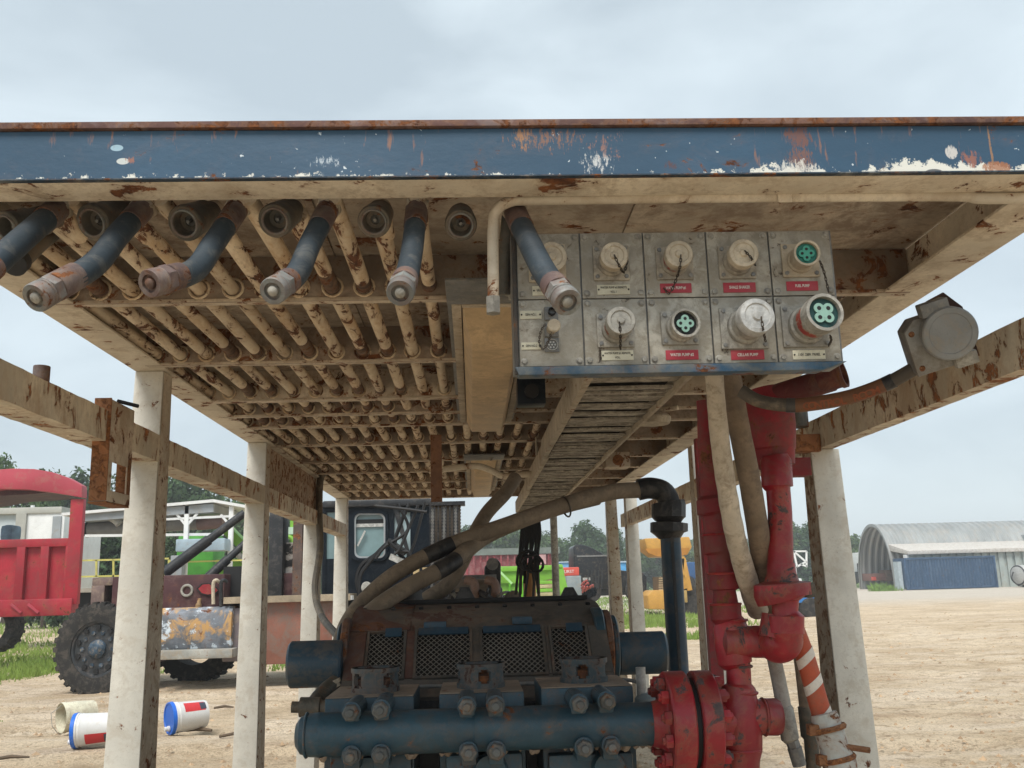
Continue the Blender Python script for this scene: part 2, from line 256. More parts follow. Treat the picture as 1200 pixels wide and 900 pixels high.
# ---------------------------------------------------------------- mesh builder
class MB:
    def __init__(s): s.v = []; s.f = []
    def add(s, vs, fs):
        n = len(s.v); s.v += [Vector(v) for v in vs]; s.f += [tuple(i+n for i in f) for f in fs]; return s
    def box(s, a, b):
        x0, x1 = sorted((a[0], b[0])); y0, y1 = sorted((a[1], b[1])); z0, z1 = sorted((a[2], b[2]))
        return s.add([(x0,y0,z0),(x1,y0,z0),(x1,y1,z0),(x0,y1,z0),(x0,y0,z1),(x1,y0,z1),(x1,y1,z1),(x0,y1,z1)],
                     [(0,3,2,1),(4,5,6,7),(0,1,5,4),(1,2,6,5),(2,3,7,6),(3,0,4,7)])
    def bar(s, p, q, w, h=None, upv=(0, 0, 1)):
        """rectangular bar from p to q"""
        h = h or w; p = Vector(p); q = Vector(q); d = (q-p).normalized(); u = Vector(upv)
        if abs(d.dot(u)) > .98: u = Vector((0, 1, 0))
        r = d.cross(u).normalized(); u = r.cross(d).normalized()
        c = [r*(a*w/2)+u*(b*h/2) for a, b in ((-1,-1),(1,-1),(1,1),(-1,1))]
        return s.add([p+k for k in c]+[q+k for k in c], [(0,3,2,1)[::-1],(4,5,6,7)[::-1],(0,4,5,1)[::-1],(1,5,6,2)[::-1],(2,6,7,3)[::-1],(3,7,4,0)[::-1]])
    def lathe(s, prof, org, axis, n=20, ph=0.0, closed=False):
        """prof: (distance along axis, radius) pairs"""
        org = Vector(org); d = Vector(axis).normalized(); u = Vector((0, 0, 1)) if abs(d.z) < .9 else Vector((1, 0, 0))
        a = d.cross(u).normalized(); b = d.cross(a).normalized(); vs = []; fs = []
        for t, r in prof:
            for k in range(n):
                an = 2*pi*k/n+ph; vs.append(org+d*t+(a*cos(an)+b*sin(an))*max(r, 1e-5))
        for i in range(len(prof)-1):
            for k in range(n):
                k2 = (k+1) % n; fs.append((i*n+k, (i+1)*n+k, (i+1)*n+k2, i*n+k2))
        if not closed:
            fs.append(tuple(range(n))); fs.append(tuple(range((len(prof)-1)*n, len(prof)*n))[::-1])
        else:
            i = len(prof)-1
            for k in range(n): k2 = (k+1) % n; fs.append((i*n+k, k, k2, i*n+k2))
        return s.add(vs, fs)
    def cyl(s, p, q, r, r2=None, n=16, ph=0.0):
        p = Vector(p); q = Vector(q); return s.lathe([(0, r), ((q-p).length, r if r2 is None else r2)], p, q-p, n, ph)
    def tube(s, pts, r, n=12, caps=True):
        pts = [Vector(p) for p in pts]; R_ = r if isinstance(r, (list, tuple)) else [r]*len(pts); vs = []; fs = []; prev = None
        for i, p in enumerate(pts):
            d = (pts[min(i+1, len(pts)-1)]-pts[max(i-1, 0)]).normalized()
            if prev is None:
                u = Vector((0, 0, 1)) if abs(d.z) < .9 else Vector((1, 0, 0)); a = d.cross(u).normalized()
            else: a = (prev-d*prev.dot(d)).normalized()
            prev = a; b = d.cross(a)
            for k in range(n): an = 2*pi*k/n; vs.append(p+(a*cos(an)+b*sin(an))*R_[i])
        for i in range(len(pts)-1):
            for k in range(n): k2 = (k+1) % n; fs.append((i*n+k, i*n+k2, (i+1)*n+k2, (i+1)*n+k))
        if caps: fs.append(tuple(range(n))[::-1]); fs.append(tuple(range((len(pts)-1)*n, len(pts)*n)))
        return s.add(vs, fs)
    def prism(s, poly, d):
        """poly: 3-D outline, swept by vector d"""
        n = len(poly); d = Vector(d); ps = [Vector(p) for p in poly]
        return s.add(ps+[p+d for p in ps], [tuple(range(n))[::-1], tuple(range(n, 2*n))]+[(i, (i+1) % n, n+(i+1) % n, n+i) for i in range(n)])
    def torus(s, c, axis, R, r, n=16, m=6):
        c = Vector(c); d = Vector(axis).normalized(); u = Vector((0,0,1)) if abs(d.z) < .9 else Vector((1,0,0)); a = d.cross(u).normalized(); b = d.cross(a)
        vs = []; fs = []
        for i in range(n):
            t = 2*pi*i/n; e = a*cos(t)+b*sin(t)
            for j in range(m): q = 2*pi*j/m; vs.append(c+e*(R+r*cos(q))+d*(r*sin(q)))
        for i in range(n):
            for j in range(m): i2 = (i+1) % n; j2 = (j+1) % m; fs.append((i*m+j, i2*m+j, i2*m+j2, i*m+j2))
        return s.add(vs, fs)
    def xf(s, M): s.v = [M @ v for v in s.v]; return s
    def build(s, name, mat, parent=None, bevel=0, smooth=True, kind=None, label=None, ang=35):
        off = Vector(parent['_w']) if parent is not None else (Vector(s.org) if hasattr(s, 'org') else Vector((0, 0, 0)))
        me = bpy.data.meshes.new(name); me.from_pydata([v-off for v in s.v], [], s.f)
        bm = bmesh.new(); bm.from_mesh(me); bmesh.ops.recalc_face_normals(bm, faces=bm.faces)
        if bevel:
            ed = [e for e in bm.edges if len(e.link_faces) == 2 and e.calc_face_angle(0) > .6]
            bmesh.ops.bevel(bm, geom=ed, offset=bevel, segments=2, profile=.6, affect='EDGES', clamp_overlap=True)
        bm.to_mesh(me); bm.free(); me.materials.append(mat)
        if smooth: me.shade_smooth(); me.set_sharp_from_angle(angle=radians(ang))
        o = bpy.data.objects.new(name, me); C.objects.link(o)
        if parent is not None: o.parent = parent
        else: o.location = off
        o['_w'] = tuple(off)
        if kind: o['kind'] = kind
        if label: o['label'] = label
        return o
def thing(name, loc, label, cat, group=None):
    o = bpy.data.objects.new(name, None); o.empty_display_size = .1; C.objects.link(o); o.location = loc; o['_w'] = tuple(loc)
    o['label'] = label; o['category'] = cat
    if group: o['group'] = group
    return o
def tag(o, label, cat, group=None):
    o['label'] = label; o['category'] = cat
    if group: o['group'] = group
    return o
def single(mb, name, mat, label, cat, org=(0, 0, 0), group=None, **k):
    mb.org = org; return tag(mb.build(name, mat, None, **k), label, cat, group)
def kids(o): return [c for c in bpy.data.objects if c.parent == o]
def copy_tree(o, parent=None):
    c = o.copy(); C.objects.link(c)
    if parent is not None: c.parent = parent
    for ch in kids(o): copy_tree(ch, c)
    return c
def spline(pts, n=8):
    """Catmull-Rom through 3-D points"""
    P = [Vector(p) for p in pts]; P = [P[0]*2-P[1]]+P+[P[-1]*2-P[-2]]; o = []
    for i in range(1, len(P)-2):
        for k in range(n):
            t = k/n; a, b, c, d = P[i-1], P[i], P[i+1], P[i+2]
            o.append(.5*((2*b)+(c-a)*t+(2*a-5*b+4*c-d)*t*t+(3*b-a-3*c+d)*t**3))
    o.append(P[-2]); return o
def lerp(a, b, t): return a+(b-a)*t
def text(body, size, loc, parent, mat, rot=(pi/2, 0, 0), name='lettering', wid=None, ext=.0004, off=0.0):
    cu = bpy.data.curves.new('t', 'FONT'); cu.body = body; cu.size = size; cu.align_x = 'CENTER'; cu.align_y = 'CENTER'; cu.extrude = ext; cu.offset = off
    t = bpy.data.objects.new('t', cu); C.objects.link(t); bpy.context.view_layer.update()
    me = bpy.data.meshes.new_from_object(t); bpy.data.objects.remove(t)
    w = max(v.co.x for v in me.vertices)-min(v.co.x for v in me.vertices); sx = wid/w if wid else 1
    for v in me.vertices: v.co.x *= sx
    me.materials.clear(); me.materials.append(mat); o = bpy.data.objects.new(name, me); C.objects.link(o)
    o.parent = parent; o.location = Vector(loc)-Vector(parent['_w']); o.rotation_euler = rot; o['_w'] = tuple(loc); return o
def stack(mb, pts, Y, n=24):
    """round body along a path given as photo x, y, half width in photo pixels (, depth)"""
    P = []; Rr = []
    for q in pts:
        y_ = q[3] if len(q) > 3 else Y; p = at(q[0], q[1], Y=y_); P.append(p); Rr.append(q[2]*p.dot(fwd)/FPX)
    return mb.tube(P, Rr, n)

# ================================================================ ground
def ground():
    import numpy as np
    xs = [-14+.11*i for i in range(0, 256)]; w = .12
    while xs[-1] < 900: w *= 1.13; xs.append(xs[-1]+w)
    w = .12
    while xs[0] > -900: w *= 1.13; xs.insert(0, xs[0]-w)
    ys = [5.5+.10*i for i in range(0, 190)]; w = .11
    while ys[-1] < 1500: w *= 1.05; ys.append(ys[-1]+w)
    w = .12
    while ys[0] > -300: w *= 1.2; ys.insert(0, ys[0]-w)
    vs = []
    for y in ys:
        for x in xs:
            f = max(0, 1-max(0, abs(y-15)-12)/25)*max(0, 1-max(0, abs(x)-15)/25)
            z = 0
            if f > 0:
                z = .05*noise.noise(Vector((x*.35, y*.35, 0)))+.022*noise.noise(Vector((x*1.5, y*1.5, 3)))+.013*noise.noise(Vector((x*5, y*5, 7)))
                # wheel ruts that run across the yard, with tread lugs
                for (a, b, sl, wd) in ((9.4, .0, -.06, .30), (10.9, 0, -.12, .26), (11.9, 0, -.03, .22), (10.5, 0, .35, .2), (14.0, 0, .12, .3), (15.2, 0, .10, .3), (19, 0, -.2, .35), (8.2, 0, .22, .3)):
                    d = abs(y-(a+sl*x+.3*sin(x*.5+a)))
                    if d < wd: z -= .055*(1-(d/wd)**2)*(.5+.6*(sin(x*21+y*6) > 0))*(1 if x < 1 else .6)
                z *= f
            vs.append((x, y, GZ+z))
    nx = len(xs); fs = [(j*nx+i, j*nx+i+1, (j+1)*nx+i+1, (j+1)*nx+i) for j in range(len(ys)-1) for i in range(nx-1)]
    M = bpy.data.materials.new('sandy_ground'); M.use_nodes = True; nt = M.node_tree; p = nt.nodes['Principled BSDF']
    tc = N(nt, 'ShaderNodeTexCoord'); v = tc.outputs['Object']
    col = mix(nt, (.57, .44, .295), (.73, .59, .42), ramp(nt, tex(nt, v, .35, 6, .65, .3), .40, .60))
    col = mix(nt, col, (.36, .255, .16), mth(nt, 'MULTIPLY', ramp(nt, tex(nt, v, 1.7, 8, .75, .8), .53, .62), .55))
    sv = N(nt, 'ShaderNodeMapping'); sv.inputs['Rotation'].default_value = (0, 0, radians(38)); sv.inputs['Scale'].default_value = (.45, 1.5, 1); nt.links.new(v, sv.inputs[0])
    col = mix(nt, col, (.78, .66, .52), mth(nt, 'MULTIPLY', ramp(nt, tex(nt, sv.outputs[0], .8, 7, .7, 1.2), .50, .60), .55))
    sv2 = N(nt, 'ShaderNodeMapping'); sv2.inputs['Rotation'].default_value = (0, 0, radians(-25)); sv2.inputs['Scale'].default_value = (.3, 3, 1); nt.links.new(v, sv2.inputs[0])
    col = mix(nt, col, (.38, .26, .165), mth(nt, 'MULTIPLY', ramp(nt, tex(nt, sv2.outputs[0], .7, 6, .7, .8), .54, .62), .45))
    sp = N(nt, 'ShaderNodeSeparateXYZ'); nt.links.new(v, sp.inputs[0])
    far = ramp(nt, mth(nt, 'DIVIDE', sp.outputs[1], 100.0), .44, .60)                # pale gravel beyond 45 m
    col = mix(nt, col, (.56, .52, .46), mth(nt, 'MULTIPLY', far, .8))
    gr = tex(nt, v, 38, 4, .7)
    col = mix(nt, col, (.25, .19, .13), mth(nt, 'MULTIPLY', ramp(nt, gr, .52, .60), .5))
    col = mix(nt, col, (.24, .165, .10), mth(nt, 'MULTIPLY', ramp(nt, tex(nt, v, 7, 8, .75, .5), .54, .60), .5))
    # green ground beyond the yard
    gm = mth(nt, 'MULTIPLY', ramp(nt, mth(nt, 'DIVIDE', sp.outputs[1], 200.0), .55, .6), 1.0)
    col = mix(nt, col, (.16, .22, .08), gm)
    nt.links.new(col, p.inputs['Base Color']); p.inputs['Roughness'].default_value = .95; p.inputs['Specular IOR Level'].default_value = .15
    bp = N(nt, 'ShaderNodeBump'); bp.inputs['Strength'].default_value = 1.0; bp.inputs['Distance'].default_value = .06
    h = mth(nt, 'ADD', mth(nt, 'MULTIPLY', tex(nt, v, 5, 8, .75), 1.6), mth(nt, 'MULTIPLY', gr, .35)); nt.links.new(h, bp.inputs['Height']); nt.links.new(bp.outputs[0], p.inputs['Normal'])
    me = bpy.data.meshes.new('ground'); me.from_pydata(vs, [], fs); me.materials.append(M); me.shade_smooth()
    o = bpy.data.objects.new('ground', me); C.objects.link(o); o['kind'] = 'structure'; o['_w'] = (0, 0, 0)
ground()

# ================================================================ the steel canopy (rig floor seen from below)
canopy = thing('steel_canopy', (0, 2.1, GZ), 'rusty cream steel roof on square white posts with a dark blue front beam', 'canopy')
CW = canopy
H = .94
XL, XR = -1.43, 1.585
Y0, YE = 2.096, 10.4
CE = 1.095
def cb(a, b, name, m_, bevel=.003, **k): return MB().box(a, b).build(name, m_, CW, bevel, **k)
def rust_edge_sheet():   # slightly uneven front beam face
    mb = MB(); n = 90; vs = []
    for j, z in enumerate((.944, .975, 1.01, 1.063)):
        for i in range(n+1):
            x = lerp(XL-.01, XR+.01, i/n); vs.append((x, Y0+.0016*noise.noise(Vector((x*3, z*9, 1))), z+(.0012*noise.noise(Vector((x*8, 0, j))) if j in (0, 3) else 0)))
    fs = [(j*(n+1)+i, j*(n+1)+i+1, (j+1)*(n+1)+i+1, (j+1)*(n+1)+i) for j in range(3) for i in range(n)]
    mb.add(vs, fs); mb.add([(XL-.01, Y0+.008, .944), (XR+.01, Y0+.008, .944), (XR+.01, Y0+.008, 1.063), (XL-.01, Y0+.008, 1.063)], [(3, 2, 1, 0)])
    mb.add([(XL-.01, Y0-.002, .944), (XR+.01, Y0-.002, .944), (XR+.01, Y0+.008, .944), (XL-.01, Y0+.008, .944)], [(0, 1, 2, 3)])
    mb.build('front_beam', blue_f, CW)
rust_edge_sheet()
cb((XL-.012, Y0-.005, .9405), (XR+.012, Y0+.012, .9438), 'beam_edge', mat('dark_blue_edge', (.02, .045, .075), .3, rust=.3, rscale=25, bump=.4, dirt=.2, dirtcol=(.6, .58, .5)), 0)
cb((XL-.012, Y0-.012, 1.0655), (XR+.012, Y0+.13, 1.082), 'top_lip', lipm, .002)
cb((XL, Y0+.013, H), (XR, 2.216, H+.008), 'front_flange', tan)
# side channels
for nm, xo, xi in (('left', XL, -1.29), ('right', XR, 1.42)):
    sgn = 1 if xo < 0 else -1
    mb = MB().box((xo, 2.218, H), (xi, YE, H+.009)); mb.box((xo+sgn*.06, 2.218, H+.0095), (xo+sgn*.07, YE, CE)); mb.build('side_channel', tan, CW, .002)
# ceiling panels (seams between them) and deck on top
ysp = [2.22, 3.055, 4.75, 6.34, 7.95, 9.46, YE]
xsp = [-1.36, -.44, .50, 1.51]
for j in range(len(ysp)-1):
    for i in range(3):
        cb((xsp[i]+.003, ysp[j]+.003, CE), (xsp[i+1]-.003, ysp[j+1]-.003, CE+.006), 'ceiling_panel', ceilm, 0)
cb((XL, Y0+.14, CE+.008), (XR, YE, CE+.014), 'deck_sheet', ceilm, 0)
# cross beams: a web with holes' collars and a rear-pointing flange
CROSS = [3.06, 3.95, 4.757, 5.2, 5.594, 6.344, 7.235, 7.95, 8.76, 9.46, 10.36]
for i, y in enumerate(CROSS):
    mb = MB().box((-1.355, y, H-.001 if i != 3 else H-.001), (1.51, y+.008, CE-.001)); fl = .04 if i != 2 else .06
    w_ = mb.build('cross_beam', webm if i != 2 else tan_b, CW, .001)
    MB().box((-1.352, y+.0085, H-.001), (1.507, y+fl, H+.006)).build('beam_flange', tan_b, w_, .0015)
    MB().box((-1.354, y-.004, H-.0005), (1.509, y-.0005, H+.010)).build('beam_lip', tan_b, w_, .001)
# lengthwise hydraulic pipes through the cross beams, each a part with its collars
def px_at(x, y, Y): return at(x, y, Y=Y).x
PX = [-.125-.108*k for k in range(12)]
PZ = .985
collar_me = None
for k, x in enumerate(PX+[-.02, .09, .20, .31, .42]):
    y0 = 2.30 if k < 12 else 5.62
    if k < 12 and k % 2: y0 = 2.42
    x += random.uniform(-.006, .006)
    pts = [(x+.009*noise.noise(Vector((k*3.1, y*.8, 0))), y, PZ+.006*noise.noise(Vector((k*2.7, y*.9, 5)))) for y in [y0+i*(10.3-y0)/22 for i in range(23)]]
    pp = MB().tube(pts, .0225+.003*random.random(), 14).build('pipe', pipem, CW)
    for i, y in enumerate(CROSS[:6]):
        if y < y0+.3 or random.random() < .45: continue
        L_ = random.uniform(.05, .20); m2_ = MB(); pr_ = [(lerp(pts[0][0], pts[-1][0], 0)+(noise.noise(Vector((k*3.1, yy*.8, 0)))-noise.noise(Vector((k*3.1, pts[0][1]*.8, 0))))*.009, yy, PZ+.006*noise.noise(Vector((k*2.7, yy*.9, 5)))) for yy in (y-L_, y-L_*.6, y-L_*.3, y-.008)]
        m2_.tube(pr_, [.0245, .0262, .0262, .0255], 14).build('rust_patch', mat('bare_pipe', (.10, .06, .045), .4, rust=.5, rscale=24, rough=.8, bump=.7, dirt=.5, dirtcol=(.30, .21, .13)), pp)
    for i, y in enumerate(CROSS[:-1]):
        if y < y0: continue
        if random.random() < .1: continue
        t = MB().torus((x, y-.004, PZ), (0, 1, 0), .033, .0045, 14, 5)
        c = t.build('collar', pipem, pp)
# posts. front faces white, inner faces rust
def post(xa, xb, y, top, w=.12, rusty=True, pm=None):
    t = .013; yb_ = y-.13; mb = MB()
    v = [(xa-t, yb_, GZ), (xb+t, yb_, GZ), (xb+t, y+w, GZ), (xa-t, y+w, GZ), (xa, y, top), (xb, y, top), (xb, y+w, top), (xa, y+w, top)]
    p = mb.add(v, [(0, 3, 2, 1), (4, 5, 6, 7), (0, 1, 5, 4), (1, 2, 6, 5), (2, 3, 7, 6), (3, 0, 4, 7)]).build('post', pm or postm, CW, .006)
    xi = xb if xa < 0 else xa; sg = 1 if xa < 0 else -1
    mb = MB(); n = 60; vs = []
    for i in range(n+1):
        f_ = i/n; z = lerp(GZ, top-.002, f_)
        for j in range(5):
            yy = lerp(lerp(yb_, y, f_)+.006, y+w-.004, j/4); vs.append((xi+sg*((1-f_)*t+.0015+.0012*abs(noise.noise(Vector((z*30, yy*40, y))))), yy, z))
    mb.add(vs, [(i*5+j, i*5+j+1, (i+1)*5+j+1, (i+1)*5+j) for i in range(n) for j in range(4)]); mb.build('rust_layer' if rusty else 'paint_layer', postr if rusty else posts_, p)
    return p
posts_ = mat('post_side_cream', (.58, .51, .41), .25, rust=.38, rscale=18, dirt=.6, dirtcol=(.34, .26, .18), bump=.5)
for y in (4.05, 6.14, 8.29, 10.14): post(-1.43, -1.31, y, H-.001, rusty=False)
post(1.548, 1.678, 4.25, .566); post(1.59, 1.70, 6.75, H+.06, rusty=False); post(1.585, 1.70, 9.8, H+.05, .11, rusty=False); post(1.45, 1.56, 10.25, H-.001, .1, rusty=False, pm=mat('peeling_post', (.62, .54, .42), .25, rust=.35, rscale=24, dirt=.6, dirtcol=(.42, .33, .22), bump=.5))
# side rails
def rail(xa, xb, z0, z1, y0, y1, m_=railm):
    mb = MB(); n = int((y1-y0)/.05); vs = []; cs = [(xa, z0), (xb, z0), (xb, z1), (xa, z1)]
    for i in range(n+1):
        y = lerp(y0, y1, i/n)
        for k, (x, z) in enumerate(cs):
            j = .0025*noise.noise(Vector((y*12, x*40, z*40))); vs.append((x+j, y, z+j))
    fs = [(i*4+k, i*4+(k+1) % 4, (i+1)*4+(k+1) % 4, (i+1)*4+k) for i in range(n) for k in range(4)]+[(0, 1, 2, 3), tuple(n*4+k for k in range(4))]
    return mb.add(vs, fs).build('side_rail', m_, CW, ang=50)
rail(-1.425, -1.306, .545, .657, .9, 4.045); rail(-1.425, -1.307, .545, .657, 4.172, 6.135); rail(-1.42, -1.307, .545, .66, 6.265, 8.285); rail(-1.42, -1.307, .545, .66, 8.415, 10.13)
cb((-1.345, 6.265, .662), (-1.335, 8.28, .938), 'gusset_plate', mat('gusset_rust', (.40, .29, .20), .3, rust=.6, rscale=20, dirt=.7, bump=.7), 0)
rail(1.588, 1.655, .568, .709, 1.2, 4.38); rail(1.588, 1.655, .568, .70, 4.39, 10.2)
# rail cap between left posts runs over the post face
cb((-1.426, 4.036, .548), (-1.306, 4.0485, .655), 'rail_end_plate', railm, .002)
# slotted bracket on the left rail
yb0, yb1 = 3.40, 3.69
zt = at(128, 466, X=-1.30).z+.02; zb = at(128, 592, X=-1.30).z
mb = MB()
def yz(x, y): p = at(x, y, X=-1.30); return p.y, p.z
ya, yb = yz(128, 500)[0], yz(155, 500)[0]
zt = yz(128, 467)[1]; zb = yz(128, 588)[1]; s0 = yz(140, 545)[1]; s1 = yz(140, 578)[1]
mb.box((-1.300, ya, s0), (-1.294, yb, zt)); mb.box((-1.300, ya, zb), (-1.294, yb, s1)); mb.box((-1.2995, ya, s1), (-1.2945, ya+.035, s0)); mb.box((-1.2995, yb-.045, s1), (-1.2945, yb, s0))
mb.build('slotted_bracket', tan_b, CW, .002)
MB().box((-1.355, ya-.008, zb), (-1.2935, ya-.001, zt+.005)).build('bracket_flange', rustm, CW, .003); MB().box((-1.352, yb+.001, zb), (-1.297, yb+.008, zt-.006)).build('bracket_flange', rustm, CW, .003)
MB().box((-1.36, ya, zb-.008), (-1.295, yb, zb-.001)).build('bracket_foot', rustm, CW, .002)
MB().box((-1.296, yb-.040, s1), (-1.2915, yb-.012, s0+.03)).build('slot_lip', rustm, CW, .002)
p = at(48, 445, X=-1.37); MB().cyl(p-Vector((0, 0, .06)), p+Vector((0, 0, .045)), .026, n=14).build('pipe_stub', ferr, CW, .004)
q0 = at(138, 470, X=-1.30); q1 = at(162, 476, X=-1.22); MB().cyl(q0, q1, .007, n=8).build('bolt_rod', black, CW)
# rail end bracket behind the red standpipe, small clamps
pa = at(912, 519, Y=4.24); pb = at(950, 519, Y=4.24); MB().box((pa.x, 4.22, pa.z-.045), (1.586, 4.30, pa.z+.035)).build('rail_bracket', rustm, CW, .004)
pa = at(935, 488, Y=4.2); MB().cyl(pa-Vector((0, 0, .05)), pa+Vector((0, 0, .06)), .045, n=12).build('pipe_stub', coupm, CW)
# hanging strap below the ceiling
p0 = at(511, 524, Y=6.0); p1 = at(511, 588, Y=6.0); MB().box((p0.x-.035, 6.0, p1.z), (p0.x+.035, 6.02, p0.z+.08)).build('strap', mat('strap_rust', (.24, .12, .07), .3, rust=.5, rscale=15, bump=.5), CW, .002)
# gusset at right rear
pa = at(1005, 440, Z=H)

# conduit under the ceiling front
ctl = [at(578, 364, Y=2.26), at(578, 330, Y=2.26), at(578, 268, Y=2.26), at(582, 247, Y=2.25), at(598, 236, Y=2.24), at(625, 234, Y=2.235), at(760, 232, Y=2.23), at(900, 230.5, Y=2.23), at(1110, 229.5, Y=2.23), at(1150, 232.5, Y=2.22), at(1215, 232, Y=2.22)]
cond = thing('conduit', tuple(ctl[6]), 'cream steel conduit bent over the control panel and running right under the blue beam', 'conduit')
MB().tube(spline(ctl, 7), .0145, 14).build('tube', tan, cond)
pc = at(917, 230.5, Y=2.23); MB().box((pc.x-.018, 2.212, pc.z-.022), (pc.x+.018, 2.216, pc.z+.025)).box((pc.x-.012, 2.217, pc.z+.016), (pc.x+.022, 2.245, pc.z+.024)).build('clamp', tan, cond, .002)
pe = at(578, 362, Y=2.26); MB().cyl(pe+Vector((0, 0, .03)), pe-Vector((0, 0, .012)), .019, n=6).build('nut', castm, cond)

pq = [at(596, 246, Y=2.40), at(594, 262, Y=2.40), at(592, 300, Y=2.42), at(591, 345, Y=2.44)]
single(MB().tube(spline(pq, 5), .016, 12), 'drop_pipe', coupm, 'dark rusty drop pipe squeezed between the cream conduit and the panel edge', 'pipe', org=tuple(pq[0]))
# ================================================================ hydraulic hoses and open couplers
def coupler(x, y, hw, tiltx, label, Y=2.3):
    c = at(x, y, Y=Y); r = hw*c.dot(fwd)/FPX; d = Vector((tiltx, -.83, -.56)).normalized()       # direction the mouth points
    t = thing('hose_coupler', tuple(c), label, 'hose coupler', 'open quick couplers under the front beam')
    MB().lathe([(0, r*.66), (0, r*.93), (-.004, r), (-.022, r), (-.026, r*.93), (-.06, r*.93), (-.064, r*.84), (-.11, r*.84), (-.115, r*.6), (-.15, r*.6), (-.15, r*.3), (-.03, r*.3), (-.03, r*.56), (-.012, r*.62)], c, d, 28, closed=True).build('sleeve', coupm, t)
    MB().torus(c+d*.001, d, r*.73, r*.07, 24, 6).build('lock_ring', ferr2, t)
    MB().lathe([(-.034, r*.31), (-.034, r*.12), (-.02, r*.12), (-.02, .0)][:3]+[(-.018, r*.1)], c, d, 14).build('poppet', castd, t)
    e_ = c-d*.145; MB().tube(spline([e_, e_-d*.03, Vector((e_.x, e_.y+.09, PZ)), Vector((e_.x, e_.y+.16, PZ))], 5), r*.52, 12).build('elbow', pipem, t)
    return t
cpl = [(8, 268, 21, -.55, 'open dark coupler at the left end of the coupler row'), (108, 261, 22, -.3, 'open coupler with a grey lip ring, second in the row from the left'),
       (216, 262, 21.5, -.22, 'open black coupler between the second and third hanging hoses'), (322, 259, 20.5, -.16, 'open grey coupler between the third and fourth hanging hoses'),
       (438, 260, 19.5, -.07, 'open coupler hanging between the fourth and fifth hoses'), (540, 264, 19, .0, 'pale ringed coupler nearest the control panel conduit')]
for a in cpl: coupler(*a)
def hose(pts, hw, label, bright=ferr2):
    """pts: photo x, y, depth from the fitting to the plug"""
    P = [at(x, y, Y=Y) for x, y, Y in pts]; s = spline(P, 10); r = hw*P[-1].dot(fwd)/FPX
    t = thing('hydraulic_hose', tuple(P[0]), label, 'hose', 'capped hydraulic hoses hanging from the pipe rack')
    d0 = (s[1]-s[0]).normalized(); d1 = (s[-1]-s[-2]).normalized()
    n = len(s); a = int(n*.14); b = int(n*.80)
    hs = s[a:b+1]
    MB().tube(hs, [r*.86]*len(hs), 18).build('rubber_hose', hosem, t)
    MB().tube(s[:a+2], [r*.92]*len(s[:a+2]), 18).build('ferrule', ferr, t)
    MB().lathe([(-.035, r*.75), (-.035, r*1.05), (-.012, r*1.05), (-.01, r*.98), (.006, r*.98), (.008, r*.8)], s[0], d0, 6, .3).build('hex_nut', castt, t, .001)
    e_ = s[-1]
    L = (s[-1]-s[b-1]).length
    MB().lathe([(-L, r*.80), (-L*.98, r*.93), (-.058, r*.97), (-.056, r*.84)], e_, d1, 20).build('ferrule', ferr, t)
    MB().lathe([(-.058, r*.9), (-.056, r*1.02), (-.034, r*1.02), (-.032, r*.9)], e_, d1, 6, .4).build('hex_nut', bright, t, .0015)
    MB().lathe([(-.032, r*.86), (-.030, r*.95), (-.026, r*.95), (-.024, r*.88), (-.020, r*.88), (-.018, r*.97), (0, r*.97), (.003, r*.92), (.003, r*.62), (-.004, r*.6), (-.004, r*.45)], e_, d1, 28).build('plug', bright, t)
    MB().lathe([(-.004, r*.40), (.004, r*.36), (.008, r*.2), (.009, .0005)], e_, d1, 20).build('poppet', castm if bright is ferr2 else ferr, t)
    return t
hose([(66, 246, 2.30), (38, 270, 2.18), (4, 300, 2.05), (-40, 336, 1.95)], 19, 'blue black hose leaving the photo at the far left, its plugged end out of sight', ferr)
hose([(166, 246, 2.32), (138, 276, 2.22), (108, 312, 2.09), (42, 349, 1.96)], 18.5, 'hose ending in a maroon and pale green plug at the left edge of the roof', ferr2)
hose([(277, 246, 2.32), (250, 286, 2.20), (226, 318, 2.09), (176, 332, 1.98)], 17.5, 'hose with a rusty dark maroon plug, hanging above the first left post', ferr)
hose([(384, 246, 2.32), (364, 285, 2.20), (347, 322, 2.09), (320, 341, 1.98)], 17, 'hose ending in a pale hex nut and grey button plug, third from the control panel', ferr2)
hose([(488, 246, 2.32), (484, 285, 2.20), (478, 318, 2.09), (469, 343, 1.98)], 17, 'hose hanging straight down with a chalky white nut and pink button plug', ferr2)
hose([(604, 250, 2.30), (620, 284, 2.18), (640, 322, 2.07), (665, 354, 1.97)], 18, 'hose hanging in front of the control panel with a clean grey plug', ferr2)
# dark plugged pipe end below the first hose
pq = [at(60, 270, Y=2.62), at(45, 282, Y=2.52), at(20, 306, Y=2.42)]
lp = thing('pipe_end', tuple(pq[0]), 'rusty dark capped pipe end under the leftmost hose', 'pipe end')
MB().tube(pq, .03, 14).build('pipe', coupm, lp); MB().lathe([(-.01, .034), (.02, .034), (.024, .028)], pq[-1], pq[-1]-pq[-2], 18).build('cap', blackp, lp)

